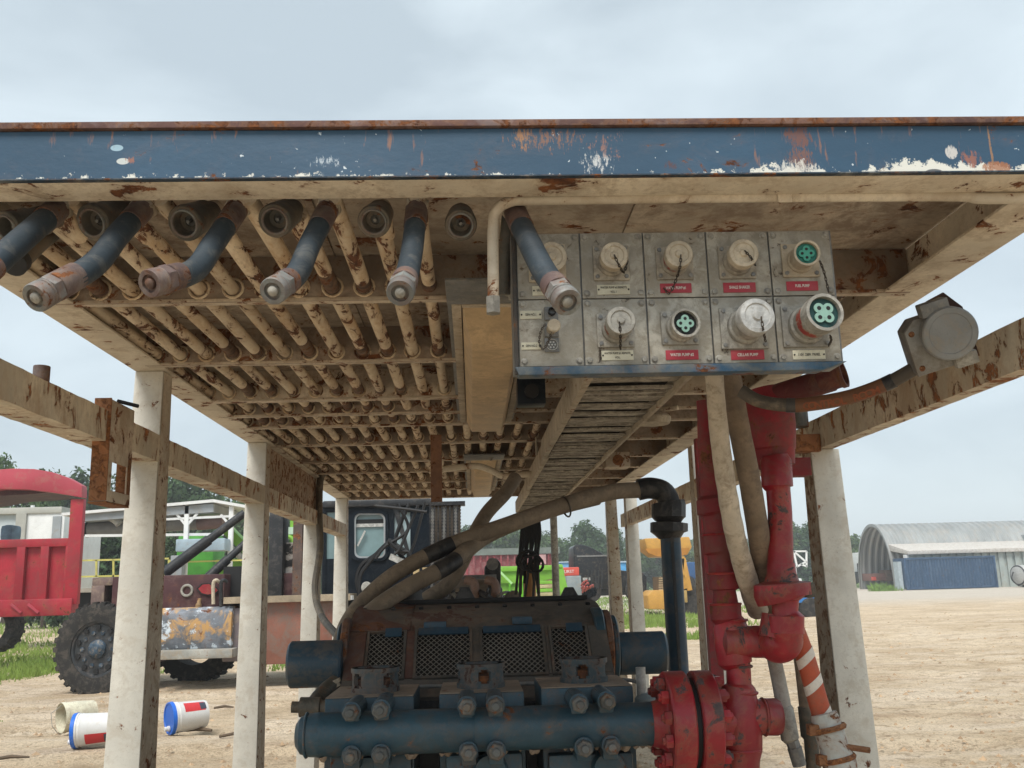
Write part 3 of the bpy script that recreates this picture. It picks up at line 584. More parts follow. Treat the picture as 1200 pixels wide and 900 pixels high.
# ================================================================ control panel with receptacles
YP = 2.33
pan = thing('electrical_cabinet', (.54, YP, .50), 'grey aluminium electrical panel of ten plates with round power receptacles hanging under the roof', 'electrical panel')
def PQ(x, y, Y=YP): return at(x, y, Y=Y)
x0, x1, zt, zm, zb = .1265, .949, .884, .7075, .5335
cols = [lerp(x0, x1, i/5) for i in range(6)]
plates = {}
for c in range(5):
    for r_ in range(2):
        za, zc = ((zm+.0015, zt) if r_ == 0 else (zb, zm-.0015))
        pl = MB().box((cols[c]+.0021, YP-.006, za), (cols[c+1]-.0021, YP, zc)).build('panel_plate', platem, pan, .0012)
        plates[c, r_] = pl
        for bx in (cols[c]+.013, cols[c+1]-.013):
            for bz in (za+.012, zc-.012):
                MB().lathe([(-.002, .0098), (-.0002, .0098), (.0012, .0065), (.0016, .0065), (.0045, .0055), (.005, .003)], (bx, YP-.0062, bz), (0, -1, 0), 14).build('bolt', castm, pl)
MB().box((x0-.012, YP+.002, zb-.005), (x1+.006, YP+.10, zt+.004)).build('enclosure', castd, pan, .003)
MB().box((x0-.012, YP-.012, zb-.02), (x0-.002, YP+.001, zt+.005)).build('side_strip', mat('dark_strip', (.06, .055, .05), .4, rust=.3, bump=.4), pan, .002)
lx = at(950, 438, Y=YP-.02).x
MB().prism([(x0-.012, YP-.022, zb-.004), (x1+.006, YP-.022, zb-.004), (x1-.06, YP-.022, zb-.025), (x0-.002, YP-.022, zb-.025)], (0, .05, 0)).build('bottom_ledge', blue_l, pan, .002)
def chain(pts, n, par, s=.0036):
    P = spline([Vector(p) for p in pts], 12); L = [0]
    for i in range(1, len(P)): L.append(L[-1]+(P[i]-P[i-1]).length)
    mb = MB()
    for k in range(n):
        t = L[-1]*(k+.5)/n; i = max(j for j in range(len(L)) if L[j] <= t); i = min(i, len(P)-2); f = (t-L[i])/max(1e-6, L[i+1]-L[i]); c = lerp(P[i], P[i+1], f); d = (P[i+1]-P[i]).normalized()
        u = d.cross(Vector((0, 1, 0))); u = u.normalized() if u.length > .1 else Vector((1, 0, 0))
        w = u if k % 2 else d.cross(u)
        ln = L[-1]/n*.72
        mb.tube([c-d*ln, c-d*ln*.6+w*s*.7, c+d*ln*.6+w*s*.7, c+d*ln, c+d*ln*.6-w*s*.7, c-d*ln*.6-w*s*.7, c-d*ln], s*.36, 5)
    mb.build('chain', chainm, par)
def face4(c, ctr, d, r, col, dark, par, ring):
    """recessed insulator block with four pin holes"""
    ctr = Vector(ctr)
    MB().lathe([(-.012, r*.80), (-.011, r*.80)], ctr, d, 20).build('well', dark, par)
    d = Vector(d).normalized(); RM = Matrix.Translation(ctr) @ Vector((0, -1, 0)).rotation_difference(d).to_matrix().to_4x4() @ Matrix.Translation(-ctr)
    mb = MB(); rr = r*.40
    def lob(cx, cz, q): return [(ctr.x+cx+q*cos(t*pi/8), ctr.y+.0095, ctr.z+cz+q*sin(t*pi/8)) for t in range(16)]
    k = r*.245
    cs = [(-k, k), (k, k), (-k, -k), (k, -k)] if ring == 'x' else [(0, k*1.35), (0, -k*1.35), (k*1.35, 0), (-k*1.35, 0)]
    for cx, cz in cs: mb.prism(lob(cx, cz, r*.275), (0, -.004, 0))
    if ring == 'x': mb.prism([(ctr.x+a, ctr.y+.0095, ctr.z+b) for a, b in ((-k*1.0, -k*.8), (-k*.8, -k*1.0), (k*.8, -k*1.0), (k*1.0, -k*.8), (k*1.0, k*.8), (k*.8, k*1.0), (-k*.8, k*1.0), (-k*1.0, k*.8))], (0, -.0042, 0))
    else: mb.prism([(ctr.x+a, ctr.y+.0096, ctr.z+b) for a, b in ((0, -k*2), (k*2, 0), (0, k*2), (-k*2, 0))], (0, -.0042, 0))
    mb.xf(RM).build('insulator', col, par, smooth=False)
    mb = MB()
    for cx, cz in cs: mb.cyl((ctr.x+cx, ctr.y+.0053, ctr.z+cz), (ctr.x+cx, ctr.y+.0049, ctr.z+cz), r*.115, n=12)
    mb.xf(RM).build('pin_holes', black, par)
def receptacle(fx, fy, fw, fh, cx, cy, hw, kind, bm=castt, cm=castt, ln=.085, ch=None, lab=None, dark=greend, green=greenm, pat='x', band=None):
    f = PQ(fx, fy, YP-.006); w = fw/2*f.dot(fwd)/FPX; h = fh/2*f.dot(fwd)/FPX*.97
    rt_ = MB().box((f.x-w, YP-.0145, f.z-h), (f.x+w, YP-.0065, f.z+h)).build('receptacle', bm, pan, .005, label=lab)
    for sx in (-1, 1):
        for sz in (-1, 1): MB().lathe([(0, .0058), (.003, .0055), (.0035, .003)], (f.x+sx*(w-.010), YP-.0147, f.z+sz*(h-.010)), (0, -1, 0), 8).build('screw', castd, rt_)
    fr = PQ(cx, cy, YP-ln); r = hw*fr.dot(fwd)/FPX; b0 = Vector((lerp(fr.x, f.x, .75), YP-.0145, lerp(fr.z, f.z, .75))); d = (fr-b0).normalized(); L = (fr-b0).length
    if kind == 'cap':
        MB().lathe([(-.002, r*1.02), (.008, r*1.0), (.012, r*.88), (L*.5, r*.86), (L*.52, r*.94), (L*.62, r*.94)], b0, d, 28).build('body', bm, rt_)
        MB().lathe([(L*.62, r*.9), (L*.63, r*1.0), (L*.95, r*1.0), (L*.99, r*.95), (L, r*.72), (L-.003, r*.66), (L-.003, r*.30), (L+.002, r*.22), (L+.003, .001)], b0, d, 32).build('cap', cm, rt_)
    else:
        MB().lathe([(-.002, r*1.04), (.010, r*1.02), (.014, r*.9), (L*.62, r*.88), (L*.64, r*1.0), (L, r*1.0), (L, r*.84), (L-.016, r*.82), (L-.016, r*.1), (.0, r*.1)], b0, d, 32, closed=True).build('body', bm, rt_)
        face4(None, fr, d, r, green, dark, rt_, pat)
    if band: MB().lathe([(L*.30, r*.89), (L*.30, r*.905), (L*.58, r*.905), (L*.58, r*.89)], b0, d, 28, closed=True).build('red_band', band, rt_)
    if ch: chain([PQ(x, y, Y) for x, y, Y in ch], max(6, len(ch)*3), rt_)
    return rt_
receptacle(641, 309, 44, 48, 647, 300, 18, 'cap', ln=.07, lab='dusty tan receptacle behind the hanging hose')
receptacle(716, 309, 43, 44, 720, 299, 16.5, 'cap', bm=castg, ch=[(720, 299, YP-.09), (724, 308, YP-.095), (731, 319, YP-.05), (735, 306, YP-.03)], lab='tan capped receptacle with a short chain')
receptacle(790, 309, 44, 42, 796, 297, 16.5, 'cap', bm=castg, cm=castt, ch=[(798, 299, YP-.09), (797, 312, YP-.09), (793, 326, YP-.04), (785, 343, YP-.02), (778, 338, YP-.015)], lab='tan capped receptacle with a long dangling chain', band=redsm)
receptacle(863, 308, 44, 42, 872, 296, 17.5, 'cap', bm=castg, ch=[(873, 294, YP-.09), (880, 302, YP-.09), (885, 311, YP-.07)], lab='large tan mushroom cap on its receptacle')
receptacle(937, 306, 44, 42, 946, 296, 15.5, 'open', pat='d', green=mat('ins_teal', (.05, .30, .22), .1, rough=.4, bump=0), ch=[(961, 306, YP-.05), (966, 320, YP-.03), (971, 342, YP-.02)], lab='open receptacle with a dark teal socket')
receptacle(721, 388, 44, 42, 728, 375, 17.5, 'cap', bm=castm, cm=castm, ch=[(726, 378, YP-.09), (727, 392, YP-.08), (727, 409, YP-.02)], lab='grey capped receptacle smeared with red', band=redsm)
receptacle(796, 385, 44, 42, 804, 378, 17.5, 'open', bm=castm, pat='d', dark=black, ln=.06, lab='open receptacle with a pale green diamond socket')
receptacle(871, 385, 56, 52, 888, 369.5, 22, 'cap', bm=castm, cm=castl, ln=.10, ch=[(892, 372, YP-.115), (894, 384, YP-.11), (897, 400, YP-.04)], lab='biggest capped receptacle with a flaking white cap')
receptacle(943, 383, 56, 52, 967, 365.5, 23, 'open', bm=castm, dark=mat('deep_teal', (.012, .06, .06), .2, bump=0), ln=.12, ch=[(973, 393, YP-.05), (974, 399, YP-.04), (971, 405, YP-.02)], lab='biggest open receptacle with a pale green four pin socket', band=redsm)
for i, (x, y, s, kd) in enumerate(((645.5, 368.5, 16, 0), (646, 388, 16.5, 1), (646.5, 405.5, 17, 2))):
    f = PQ(x, y); w = s/2*f.dot(fwd)/FPX
    sm = MB().box((f.x-w, YP-.012, f.z-w), (f.x+w, YP-.0065, f.z+w)).build('small_connector', castd, pan, .002)
    if kd == 0: MB().lathe([(0, w*.6), (.012, w*.6), (.012, w*.45), (.002, w*.45)], (f.x+.002, YP-.012, f.z+.003), (0, -1, 0), 16, closed=True).build('socket_ring', black, sm)
    if kd == 1: MB().lathe([(0, w*.75), (.02, w*.75), (.03, w*.95), (.036, w*.95), (.038, w*.8)], (f.x, YP-.012, f.z+.002), Vector((.1, -1, .0)), 18).build('cap', castt, sm)
    if kd == 2:
        MB().lathe([(0, w*.8), (.004, w*.8), (.004, w*.72), (.0, w*.72)], (f.x, YP-.012, f.z), (0, -1, 0), 18, closed=True).build('socket_ring', castl, sm)
        mb = MB()
        for k in range(7):
            a = k*pi/3; rr = 0 if k == 6 else w*.42; mb.cyl((f.x+rr*cos(a), YP-.012, f.z+rr*sin(a)), (f.x+rr*cos(a), YP-.0145, f.z+rr*sin(a)), w*.14, n=8)
        mb.build('pins', castl, sm)
chain([PQ(646, 390, YP-.05), PQ(643, 399, YP-.03), PQ(637, 409, YP-.02), PQ(632, 402, YP-.015), PQ(634, 388, YP-.02), PQ(639, 380, YP-.03)], 22, pan, .003)
chain([PQ(704, 404, YP-.012), PQ(703, 413, YP-.012), PQ(704, 421, YP-.012)], 8, pan, .003)
def label(xa, ya, xb, yb, m_, lines, ink, sc=.9):
    p = PQ(xa, yb, YP-.007); q = PQ(xb, ya, YP-.007); cx, cz = (p.x+q.x)/2, (p.z+q.z)/2
    o = MB().box((p.x, YP-.0085, p.z), (q.x, YP-.0062, q.z)).build('name_plate', m_, pan, .0006)
    h = q.z-p.z; w = q.x-p.x
    for i, (t, wf) in enumerate(lines):
        zz = cz if len(lines) == 1 else (cz+h*.2 if i == 0 else cz-h*.24)
        text(t, h*(.42 if len(lines) == 1 else .30), (cx, YP-.0090, zz), o, ink, wid=w*wf, off=.0002 if ink is inkw else 0)
    if m_ is whitepl:
        for sx in (p.x+.004, q.x-.004): MB().cyl((sx, YP-.0087, cz), (sx, YP-.0105, cz), .0022, n=8).build('rivet', black, o)
label(624, 335, 660, 346.5, whitepl, [('WATER PUMP #3', .7)], inkk)
label(700, 333.5, 738, 345.5, whitepl, [('WATER PUMP #2 REMOTE', .8), ('VOL 1', .18)], inkk)
label(774, 332, 810, 343.5, redpl, [('WATER PUMP #1', .64)], inkw)
label(848, 331, 885, 343, redpl, [('SHALE SHAKER', .64)], inkw)
label(922, 329.5, 958, 341, redpl, [('FUEL PUMP', .45)], inkw)
label(609.5, 364, 634.5, 374, whitepl, [('GEN NO.1', .5)], inkk)
label(611, 401, 634.5, 410, whitepl, [('GEN NO.2', .55)], inkk)
label(705, 410.5, 742, 422.5, whitepl, [('WATER PUMP #1 REMOTE', .82), ('VOL', .16)], inkk)
label(780.5, 410, 818, 422, redpl, [('WATER PUMP #2', .72)], inkw)
label(857, 410, 895, 422, redpl, [('CELLAR PUMP', .62)], inkw)
label(929.5, 410, 966.5, 421.5, whitepl, [('110V. 230V. PANEL', .68)], inkk)

# ================================================================ lamps and cable tray under the roof
def lamp(xa, xb, ya, yb, label):
    z1 = .855; t = thing('ceiling_lamp', ((xa+xb)/2, (ya+yb)/2, .935), label, 'lamp', 'tan strip lamps under the roof')
    ins = .03
    vs = [(xa+.0, ya-.0, .93), (xb, ya, .93), (xb, yb, .93), (xa, yb, .93), (xa+ins, ya+.20, z1), (xb-ins, ya+.20, z1), (xb-ins, yb-.05, z1), (xa+ins, yb-.05, z1)]
    MB().add(vs, [(0, 1, 2, 3), (7, 6, 5, 4), (0, 4, 5, 1), (1, 5, 6, 2), (2, 6, 7, 3), (3, 7, 4, 0)]).build('lens', lensm, t, .006)
    mb = MB(); b = .035
    mb.box((xa-b, ya-b, .925), (xa-.002, yb+b, .945)); mb.box((xb+.002, ya-b, .925), (xb+b, yb+b, .945)); mb.box((xa-.001, ya-b, .926), (xb+.001, ya-.002, .945)); mb.box((xa-.001, yb+.002, .926), (xb+.001, yb+b, .945))
    mb.build('bezel', traym, t, .003)
    MB().box((xa-.05, ya-.12, .95), (xb+.05, yb+.1, .965)).build('back_plate', castd, t, .002)
    MB().box((xa-.05, ya-.30, .926), (xb+.05, ya-.045, .9365)).build('junction_plate', castd, t, .003)
    MB().lathe([(0, .022), (.004, .022), (.005, .012), (.02, .010)], ((xa+xb)/2+.05, ya-.16, .9255), (0, 0, -1), 14).build('bolt', castm, t)
    return t
lamp(-.02, .205, 3.13, 5.42, 'long tan strip lamp under the roof, beside the panel')
lamp(.0, .20, 7.2, 9.5, 'smaller looking tan strip lamp farther back under the roof')
tray = thing('cable_tray', (.66, 6.8, .74), 'dusty cable tray with close cross slats hanging below the roof behind the panel', 'cable tray')
ZT = .74; ya, yb = 3.0, 10.1; xa, xb = .43, .835
seg = [3.0, 5.75, 7.95, 10.1]
for i in range(3):
    d = .004*i
    MB().box((xa+.016*(i)-.0, seg[i]+.004, ZT+d), (xa+.016*i+.03, seg[i+1]-.004, ZT+.115)).build('side_rail', traym, tray, .003)
    MB().box((xb-.018+.006*i, seg[i]+.004, ZT+d), (xb+.006*i, seg[i+1]-.004, ZT+.10)).build('side_rail', traym, tray, .003)
y = ya+.03; k = 0
while y < yb-.03:
    w = random.choice((.045, .06, .075, .095)); dz = random.uniform(-.004, .006); a = random.uniform(-.010, .010)
    x_l = xa+.034+.006*(y-ya)*.9; x_r = xb-.020+.002*(y-ya)
    mb = MB(); vs = []; n = 6
    for i in range(n+1):
        x = lerp(x_l, x_r, i/n); bb = .004*noise.noise(Vector((x*9, y*7, 0)))
        for (yy, zz) in ((0, 0), (w, .003), (w, .012), (0, .009)): vs.append((x, y+yy+a*(i/n-.5)+bb, ZT+.018+dz+zz+bb))
    mb.add(vs, [(i*4+q, i*4+(q+1) % 4, (i+1)*4+(q+1) % 4, (i+1)*4+q) for i in range(n) for q in range(4)]+[(0, 1, 2, 3), tuple(n*4+q for q in range(4))])
    mb.build('slat', slatm, tray); y += w+random.choice((.026, .034, .044, .06)); k += 1
MB().box((xa+.035, ya, ZT+.06), (xb+.0, yb, ZT+.085)).build('cable_bed', mat('cable_bed', (.02, .018, .016), .4, rough=.9, bump=.5), tray)
MB().box((xa+.034, yb-.012, ZT), (xb+.02, yb, ZT+.10)).build('end_plate', traym, tray, .002)
for y in (3.9, 6.3, 8.8):
    for x in (xa+.01, xb): MB().cyl((x, y, ZT+.10), (x, y, CE-.01), .008, n=8).build('hanger', traym, tray)
# small round junction boxes on the right part of the ceiling
for (x, y, Y, lb) in ((765, 497, 5.05, 'oval cast junction box right of the cable tray'), (722, 541, 7.0, 'small square rusty junction box beyond the oval one')):
    p = at(x, y, Y=Y); t = thing('junction_box', tuple(p), lb, 'junction box')
    if Y < 6: MB().lathe([(0, .09), (.02, .10), (.035, .10), (.05, .085)], p, (0, 0, 1), 20).build('cover', castt, t); MB().cyl(p+Vector((.12, -.1, .07)), p+Vector((-.16, .1, .07)), .013).build('nipple', tan, t)
    else: MB().box(p-Vector((.09, .09, .05)), p+Vector((.09, .09, .06))).build('cover', tan_b, t, .006); MB().lathe([(0, .04), (.01, .04)], p-Vector((0, .1, 0)), (0, 1, 0), 12).build('knockout', rustm, t)
for (x, y, Y) in ((718, 462, 4.1), (700, 478, 4.4)):
    pass
# boxes visible between lamp and tray
p = at(622, 462, Y=4.0); t = thing('switch_box', tuple(p), 'dark blue switch box between the lamp and the cable tray', 'switch box')
MB().box(p-Vector((.06, .05, .05)), p+Vector((.06, .05, .06))).build('box', navy, t, .004); MB().lathe([(0, .03), (.03, .03)], p-Vector((0, .05, 0)), (0, -1, 0), 14).build('knob', black, t)
# loose cable on the ceiling down the third left post
cp = [at(340, 520, Y=7.6), at(388, 543, Y=8.0), at(376, 560, Y=8.2), at(374, 600, Y=8.22), at(375, 645, Y=8.22), at(369, 690, Y=8.1), at(377, 722, Y=7.6), at(398, 748, Y=6.6)]
single(MB().tube(spline(cp, 8), [.03]*35+[.028]*22, 10), 'cable', mat('tan_to_black_cable', (.10, .085, .065), .3, rough=.6, dirt=.4, bump=.2), 'black cable hanging down the third left post toward the pump', 'cable', org=cp[0])
cp = [at(519, 550, Y=7.0), at(556, 546, Y=7.0), at(575, 551, Y=7.0), at(590, 558, Y=7.0), at(612, 556, Y=7.0), at(640, 556, Y=7.0)]
single(MB().tube(spline(cp, 8), .024, 10), 'conduit', tan, 'bent tan conduit crossing in front of the rear lamp', 'conduit', org=cp[0])

# ================================================================ mud pump
pump = thing('mud_pump', (0, 4.3, GZ), 'dusty dark blue triplex pump with mesh windows and bolted fluid end in the middle foreground', 'pump')
YM = 3.5
cl = at(346, 862, Y=YM); crt = at(786, 847, Y=YM); ax = (crt-cl).normalized(); L = (crt-cl).length; R0 = .073
MB().lathe([(0, .02), (.004, R0*.55), (.02, R0*.85), (.05, R0*.98), (.075, R0), (.078, R0*1.015), (.09, R0*1.015), (.093, R0), (L*.47, R0), (L*.472, R0*1.01), (L*.475, R0*1.01), (L*.478, R0), (L, R0)], cl, ax, 40).build('manifold_pipe', pblue, pump)
mb = MB()
for k in range(46): # ragged mud crust along the underside
    t = random.random(); x = lerp(cl.x+.05, crt.x-.05, t); s = random.uniform(.006, .02)
    mb.lathe([(0, s), (s*.8, s*.6), (s*1.1, s*.1)], (x, YM+random.uniform(-.03, .03), cl.z-R0*.96), (random.uniform(-.3, .3), 0, -1), 6)
mb.build('mud_crust', ptop, pump, kind='stuff')
def xof(x, y, Y): return at(x, y, Y=Y).x
for f_ in (.03, .471, .965): MB().torus(cl+ax*(L*f_), ax, R0*1.0, .004, 36, 6).build('weld_bead', pblue, pump)
ln_ = [at(395, 815, Y=4.1), at(470, 806, Y=4.12), at(560, 803, Y=4.14), at(650, 800, Y=4.14), at(735, 797, Y=4.1), at(752, 806, Y=4.0)]
MB().tube(spline(ln_, 8), .008, 8).build('lube_line', castd, pump)
blocks = [(380.6, 485, 820), (514.5, 614, 814.5), (634, 742, 808)]
for (bx0, bx1, by), capx, capy in zip(blocks, (440, 563.5, 684), (799, 795, 789)):
    Yf, Yb = 3.62, 4.02; p = at(bx0, by-2, Y=Yf); q = at(bx1, by, Y=Yf)
    b = MB().box((p.x, Yf, -1.25), (q.x, Yb, p.z-.004)).build('fluid_module', pblue, pump, .006)
    MB().box((p.x+.002, Yf+.002, p.z-.0035), (q.x-.002, Yb-.002, p.z)).build('dust_layer', ptop, b)
    # cover gland: a notched ring
    c = at(capx, capy, Y=3.80); c.z = p.z; r = 25.5*3.8/FPX; hh = .088; n = 36; mb = MB()
    n = 56; nz_ = 10
    for k in range(n):
        a0 = 2*pi*k/n; a1 = 2*pi*(k+1)/n; am = ((a0+a1)/2+{440: .05, 563.5: .62, 684: .95}[capx]) % (pi/2)-pi/4
        keep = [(am*r)**2+((j+.5)/nz_*hh-hh*.52)**2 > (hh*.31)**2 for j in range(nz_)]
        zs = []; j = 0
        while j < nz_:
            if keep[j]:
                j0 = j
                while j < nz_ and keep[j]: j += 1
                zs.append((j0/nz_*hh, j/nz_*hh))
            else: j += 1
        for z0, z1 in zs:
            vs = [(c.x+rr*cos(a), c.y+rr*sin(a), c.z+z) for z in (z0, z1) for a in (a0, a1) for rr in (r*.80, r)]
            mb.add(vs, [(0, 1, 3, 2), (4, 6, 7, 5), (0, 4, 5, 1), (2, 3, 7, 6), (0, 2, 6, 4), (1, 5, 7, 3)])
    for zz in (0, .070): mb.lathe([(zz, r*.80), (zz, r*1.06), (zz+.018, r*1.06), (zz+.018, r*.80)], (c.x, c.y, c.z), (0, 0, 1), 40, closed=True)
    mb.build('gland_ring', mat('gland_paint', (.055, .085, .10), .4, rust=.42, rscale=18, rough=.6, dirt=.5, dirtcol=(.15, .12, .10), bump=.6, rustcols=((.03, .014, .012), (.10, .05, .04))), pump, smooth=False)
    MB().lathe([(0, r*.79), (.045, r*.79), (.05, r*.3), (.06, r*.28)], (c.x, c.y, c.z), (0, 0, 1), 20).build('plug', mat('dark_rust', (.055, .03, .028), .4, rust=.5, rscale=14, rough=.9, bump=.5), pump)
# crosshead gap boxes between the modules
for (xa, xb) in ((486, 514), (615, 634)):
    p = at(xa, 815, Y=4.05); q = at(xb, 815, Y=4.05)
    MB().box((p.x, 4.03, -1.2), (q.x, 4.16, p.z-.02)).build('spacer', blackp, pump)
    MB().cyl((p.x-.0, 3.9, p.z-.07), (q.x, 3.9, p.z-.07), .035).build('tie_tube', ptop, pump)
# studs with nuts, two rows
stud = None
for (x, y) in ((410, 836), (445, 833), (547, 829), (581, 828), (680, 826), (713, 823), (410, 888), (445, 886), (549, 883), (582, 882), (686, 878), (718, 876)):
    c = at(x, y, Y=3.385)
    if stud is None:
        o_ = Vector((0, 0, 0))
        st = MB(); st.box((-.026, .06, -.05), (.026, .30, .026))
        stud = st.build('clamp_lug', pblue, None, .008)
        n1 = MB().lathe([(.035, .030), (.036, .033), (.26, .033)], (0, .0, 0), (0, 1, 0), 24).build('stud_sleeve', pblue)
        n2 = MB().lathe([(.0, .024), (.004, .0285), (.034, .0285)], (0, 0, 0), (0, 1, 0), 6).build('hex_nut', mat('nut_grey', (.12, .13, .13), .4, rust=.3, rscale=25, rough=.55, metal=.3, bump=.4, dirt=.3))
        n3 = MB().lathe([(-.016, .011), (-.013, .0145), (.0, .0145)], (0, 0, 0), (0, 1, 0), 14).build('stud_end', mat('nut_grey', (0, 0, 0)))
        for q in (n1, n2, n3): q.parent = stud
        stud.parent = pump; stud.location = c-Vector(pump['_w']); first = stud
    else:
        s2 = copy_tree(stud, pump); s2.location = c-Vector(pump['_w']); s2.rotation_euler = (0, random.uniform(-.5, .5) if 0 else 0, 0)
        for q in kids(s2):
            if q.name.startswith('hex_nut'): q.rotation_euler = (0, random.uniform(0, 1), 0)
# more bolts on the lower row, lower collars
for (x, y) in ((352, 890), (740, 895), (500, 899), (630, 897)):
    pass
# power end housing: skewed front with four mesh windows
PA = (4.92, at(560, 706, Y=4.92).z); PB = (4.64, at(560, 713, Y=4.64).z); P1 = (4.42, at(560, 738, Y=4.42).z); P2 = (4.22, at(560, 793, Y=4.22).z); P3 = (4.15, P2[1]-.12); P0 = (5.7, PA[1]+.004)
prof = [P0, PA, ((PA[0]+PB[0])/2, lerp(PA[1], PB[1], .25)), PB, (lerp(PB[0], P1[0], .6), lerp(PB[1], P1[1], .42)), P1, P2, P3, (P3[0], -1.3)]
xc = [xof(407, 765, 4.4), xof(433, 765, 4.4), xof(474, 765, 4.4), xof(489, 765, 4.4), xof(551, 765, 4.4), xof(565, 765, 4.4), xof(636, 765, 4.4), xof(646, 765, 4.4), xof(687, 765, 4.4), xof(712, 765, 4.4)]
XA, XB = xc[0], xc[-1]
def fpt(x, t):  # point of the window slope
    return Vector((x, lerp(P1[0], P2[0], t), lerp(P1[1], P2[1], t)))
nrm = Vector((0, -(P1[1]-P2[1]), (P1[0]-P2[0]))).normalized(); nrm = Vector((0, -abs(nrm.y), abs(nrm.z)))
mb = MB()
for j in range(len(prof)-1):
    for i in range(9):
        if j == 5 and i in (1, 3, 5, 7): continue
        (ya_, za_), (yb_, zb_) = prof[j], prof[j+1]
        mb.add([(xc[i], ya_, za_), (xc[i+1], ya_, za_), (xc[i+1], yb_, zb_), (xc[i], yb_, zb_)], [(0, 1, 2, 3)])
for x in (XA, XB): mb.add([(x, a, b) for a, b in prof]+[(x, P0[0], -1.3)], [tuple(range(len(prof)+1))])
hs = mb.build('housing', phouse, pump)
MB().box((XA+.01, 4.75, -1.2), (XB-.01, 5.5, -.20)).build('gear_case', black, pump)
MB().prism([(XA+.03, P1[0]+.10, P1[1]), (XA+.03, P2[0]+.10, P2[1]), (XA+.03, 4.40, -.60), (XA+.03, 4.74, -.6), (XA+.03, 4.74, -.18)], (XB-XA-.06, 0, 0)).build('inner_case', mat('inner_dark', (.022, .019, .018), .4, rough=.9, bump=.4), pump)
# maroon cover at the left end with raised rim, ridge lines
for i, (a, b) in enumerate(((1, 2), (3, 4), (5, 6), (7, 8))):
    fr = MB(); w_ = .012
    for (p, q) in ((fpt(xc[a]-.004, -.02), fpt(xc[a]-.004, 1.02)), (fpt(xc[b]+.004, -.02), fpt(xc[b]+.004, 1.02)), (fpt(xc[a], -.0), fpt(xc[b], -.0)), (fpt(xc[a], 1.0), fpt(xc[b], 1.0))):
        fr.bar(p+nrm*.004, q+nrm*.004, w_, .012, upv=nrm)
    f = fr.build('window_frame', phouse, pump)
    xa_, xb_ = xc[a], xc[b]; Hh = (fpt(0, 0)-fpt(0, 1)).length; m2 = MB(); stp = .025; Wd = xb_-xa_
    k = -Hh
    while k < Wd:                                    # expanded metal: two families of diagonal strands
        for s_ in (1, -1):
            x0_, x1_ = (k, k+Hh*.9) if s_ == 1 else (k+Hh*.9, k)
            t0, t1 = 0.0, 1.0
            def clip(x0_, x1_):
                ts = [0, 1]
                lo, hi = 0.0, 1.0; dx = x1_-x0_
                for bd in (0, Wd):
                    t = (bd-x0_)/dx
                    if (bd == 0) == (dx > 0): lo = max(lo, t)
                    else: hi = min(hi, t)
                return lo, hi
            lo, hi = clip(x0_, x1_)
            if hi-lo > .03:
                p = fpt(xa_+x0_+(x1_-x0_)*lo, lo); q = fpt(xa_+x0_+(x1_-x0_)*hi, hi); m2.bar(p-nrm*.004, q-nrm*.004,   .0024, .002, upv=nrm)
        k += stp
    m2.build('wire_mesh', mat('mesh_wire', (.26, .235, .20), .3, rust=.2, rough=.7, bump=0), f, smooth=False, kind='stuff')
    t = MB().box((xa_+(.0 if i in (1, 2) else .02), -.012, -.004), (xb_-(.0 if i in (1, 2) else .02), .012, .012))
    c = fpt((xa_+xb_)/2, -.07)+nrm*.006
    MB().bar(fpt(xa_+(.006 if i in (1, 2) else Wd*.45), .04)+nrm*.010, fpt(xb_-(.006 if i in (1, 2) else Wd*.08), .04)+nrm*.010, .040 if i in (1, 2) else .05, .008, upv=nrm).build('top_flap', mat('flap_blue', (.03, .075, .12), .3, rough=.5, dirt=.4, dirtcol=(.10, .09, .08), bump=.3), f, .002)
for (a, b, m_) in ((xc[2]+.012, xc[3]-.010, pmar), (XA+.004, xc[1]-.014, pmar), (xc[8]+.012, XB-.004, phouse), (xc[6]+.012, xc[7]-.012, phouse)):
    MB().prism([Vector((a, y, z))+nrm*.0005 for y, z in ((P1[0], P1[1]), (P2[0], P2[1]))]+[Vector((b, y, z))+nrm*.0005 for y, z in ((P2[0], P2[1]), (P1[0], P1[1]))], nrm*.006).build('cover_strip', m_, pump, .001)
MB().prism([Vector((XA+.01, y, z))+Vector((0, -.003, .006)) for y, z in (PA, PB, P1)]+[Vector((xc[3]-.03, y, z))+Vector((0, -.003, .006)) for y, z in (P1, PB, PA)], (0, -.004, .006)).build('left_cover', pmar, pump, .002)
c = at(561, 722, Y=4.58); MB().lathe([(0, .046), (.012, .046), (.014, .038), (.010, .036)], c+Vector((0, .02, -.02)), Vector((0, -.72, .7)), 24).build('inspection_cap', ptop, pump)
for (xa_, xb_, y_) in ((497, 523, 732), (600, 623, 726)):
    p = at(xa_, y_, Y=4.47); q = at(xb_, y_, Y=4.47); MB().box((p.x, 4.43, p.z-.02), (q.x, 4.52, p.z+.012)).build('hinge_block', mat('flap_blue', (0, 0, 0)), pump, .004)
MB().box((XA+.02, 4.84, PA[1]+.001), (XB-.03, 4.90, PA[1]+.022)).build('top_ridge', black, pump, .003)
for x in (545, 668):
    p = at(x, 706, Y=4.87)
    MB().prism([p+Vector((-.11, 0, -.005)), p+Vector((-.05, 0, .02)), p+Vector((-.02, 0, .075)), p+Vector((.02, 0, .075)), p+Vector((.05, 0, .02)), p+Vector((.13, 0, -.005))], (0, .05, 0)).build('lifting_bracket', blackp, pump, .004)
for k in range(9):
    x = lerp(XA+.05, XB-.05, k/8); MB().lathe([(0, .012), (.010, .012), (.012, .006)], (x, PB[0]+.02, PB[1]+.004), (0, -.4, .9), 6).build('bolt', blackp, pump)
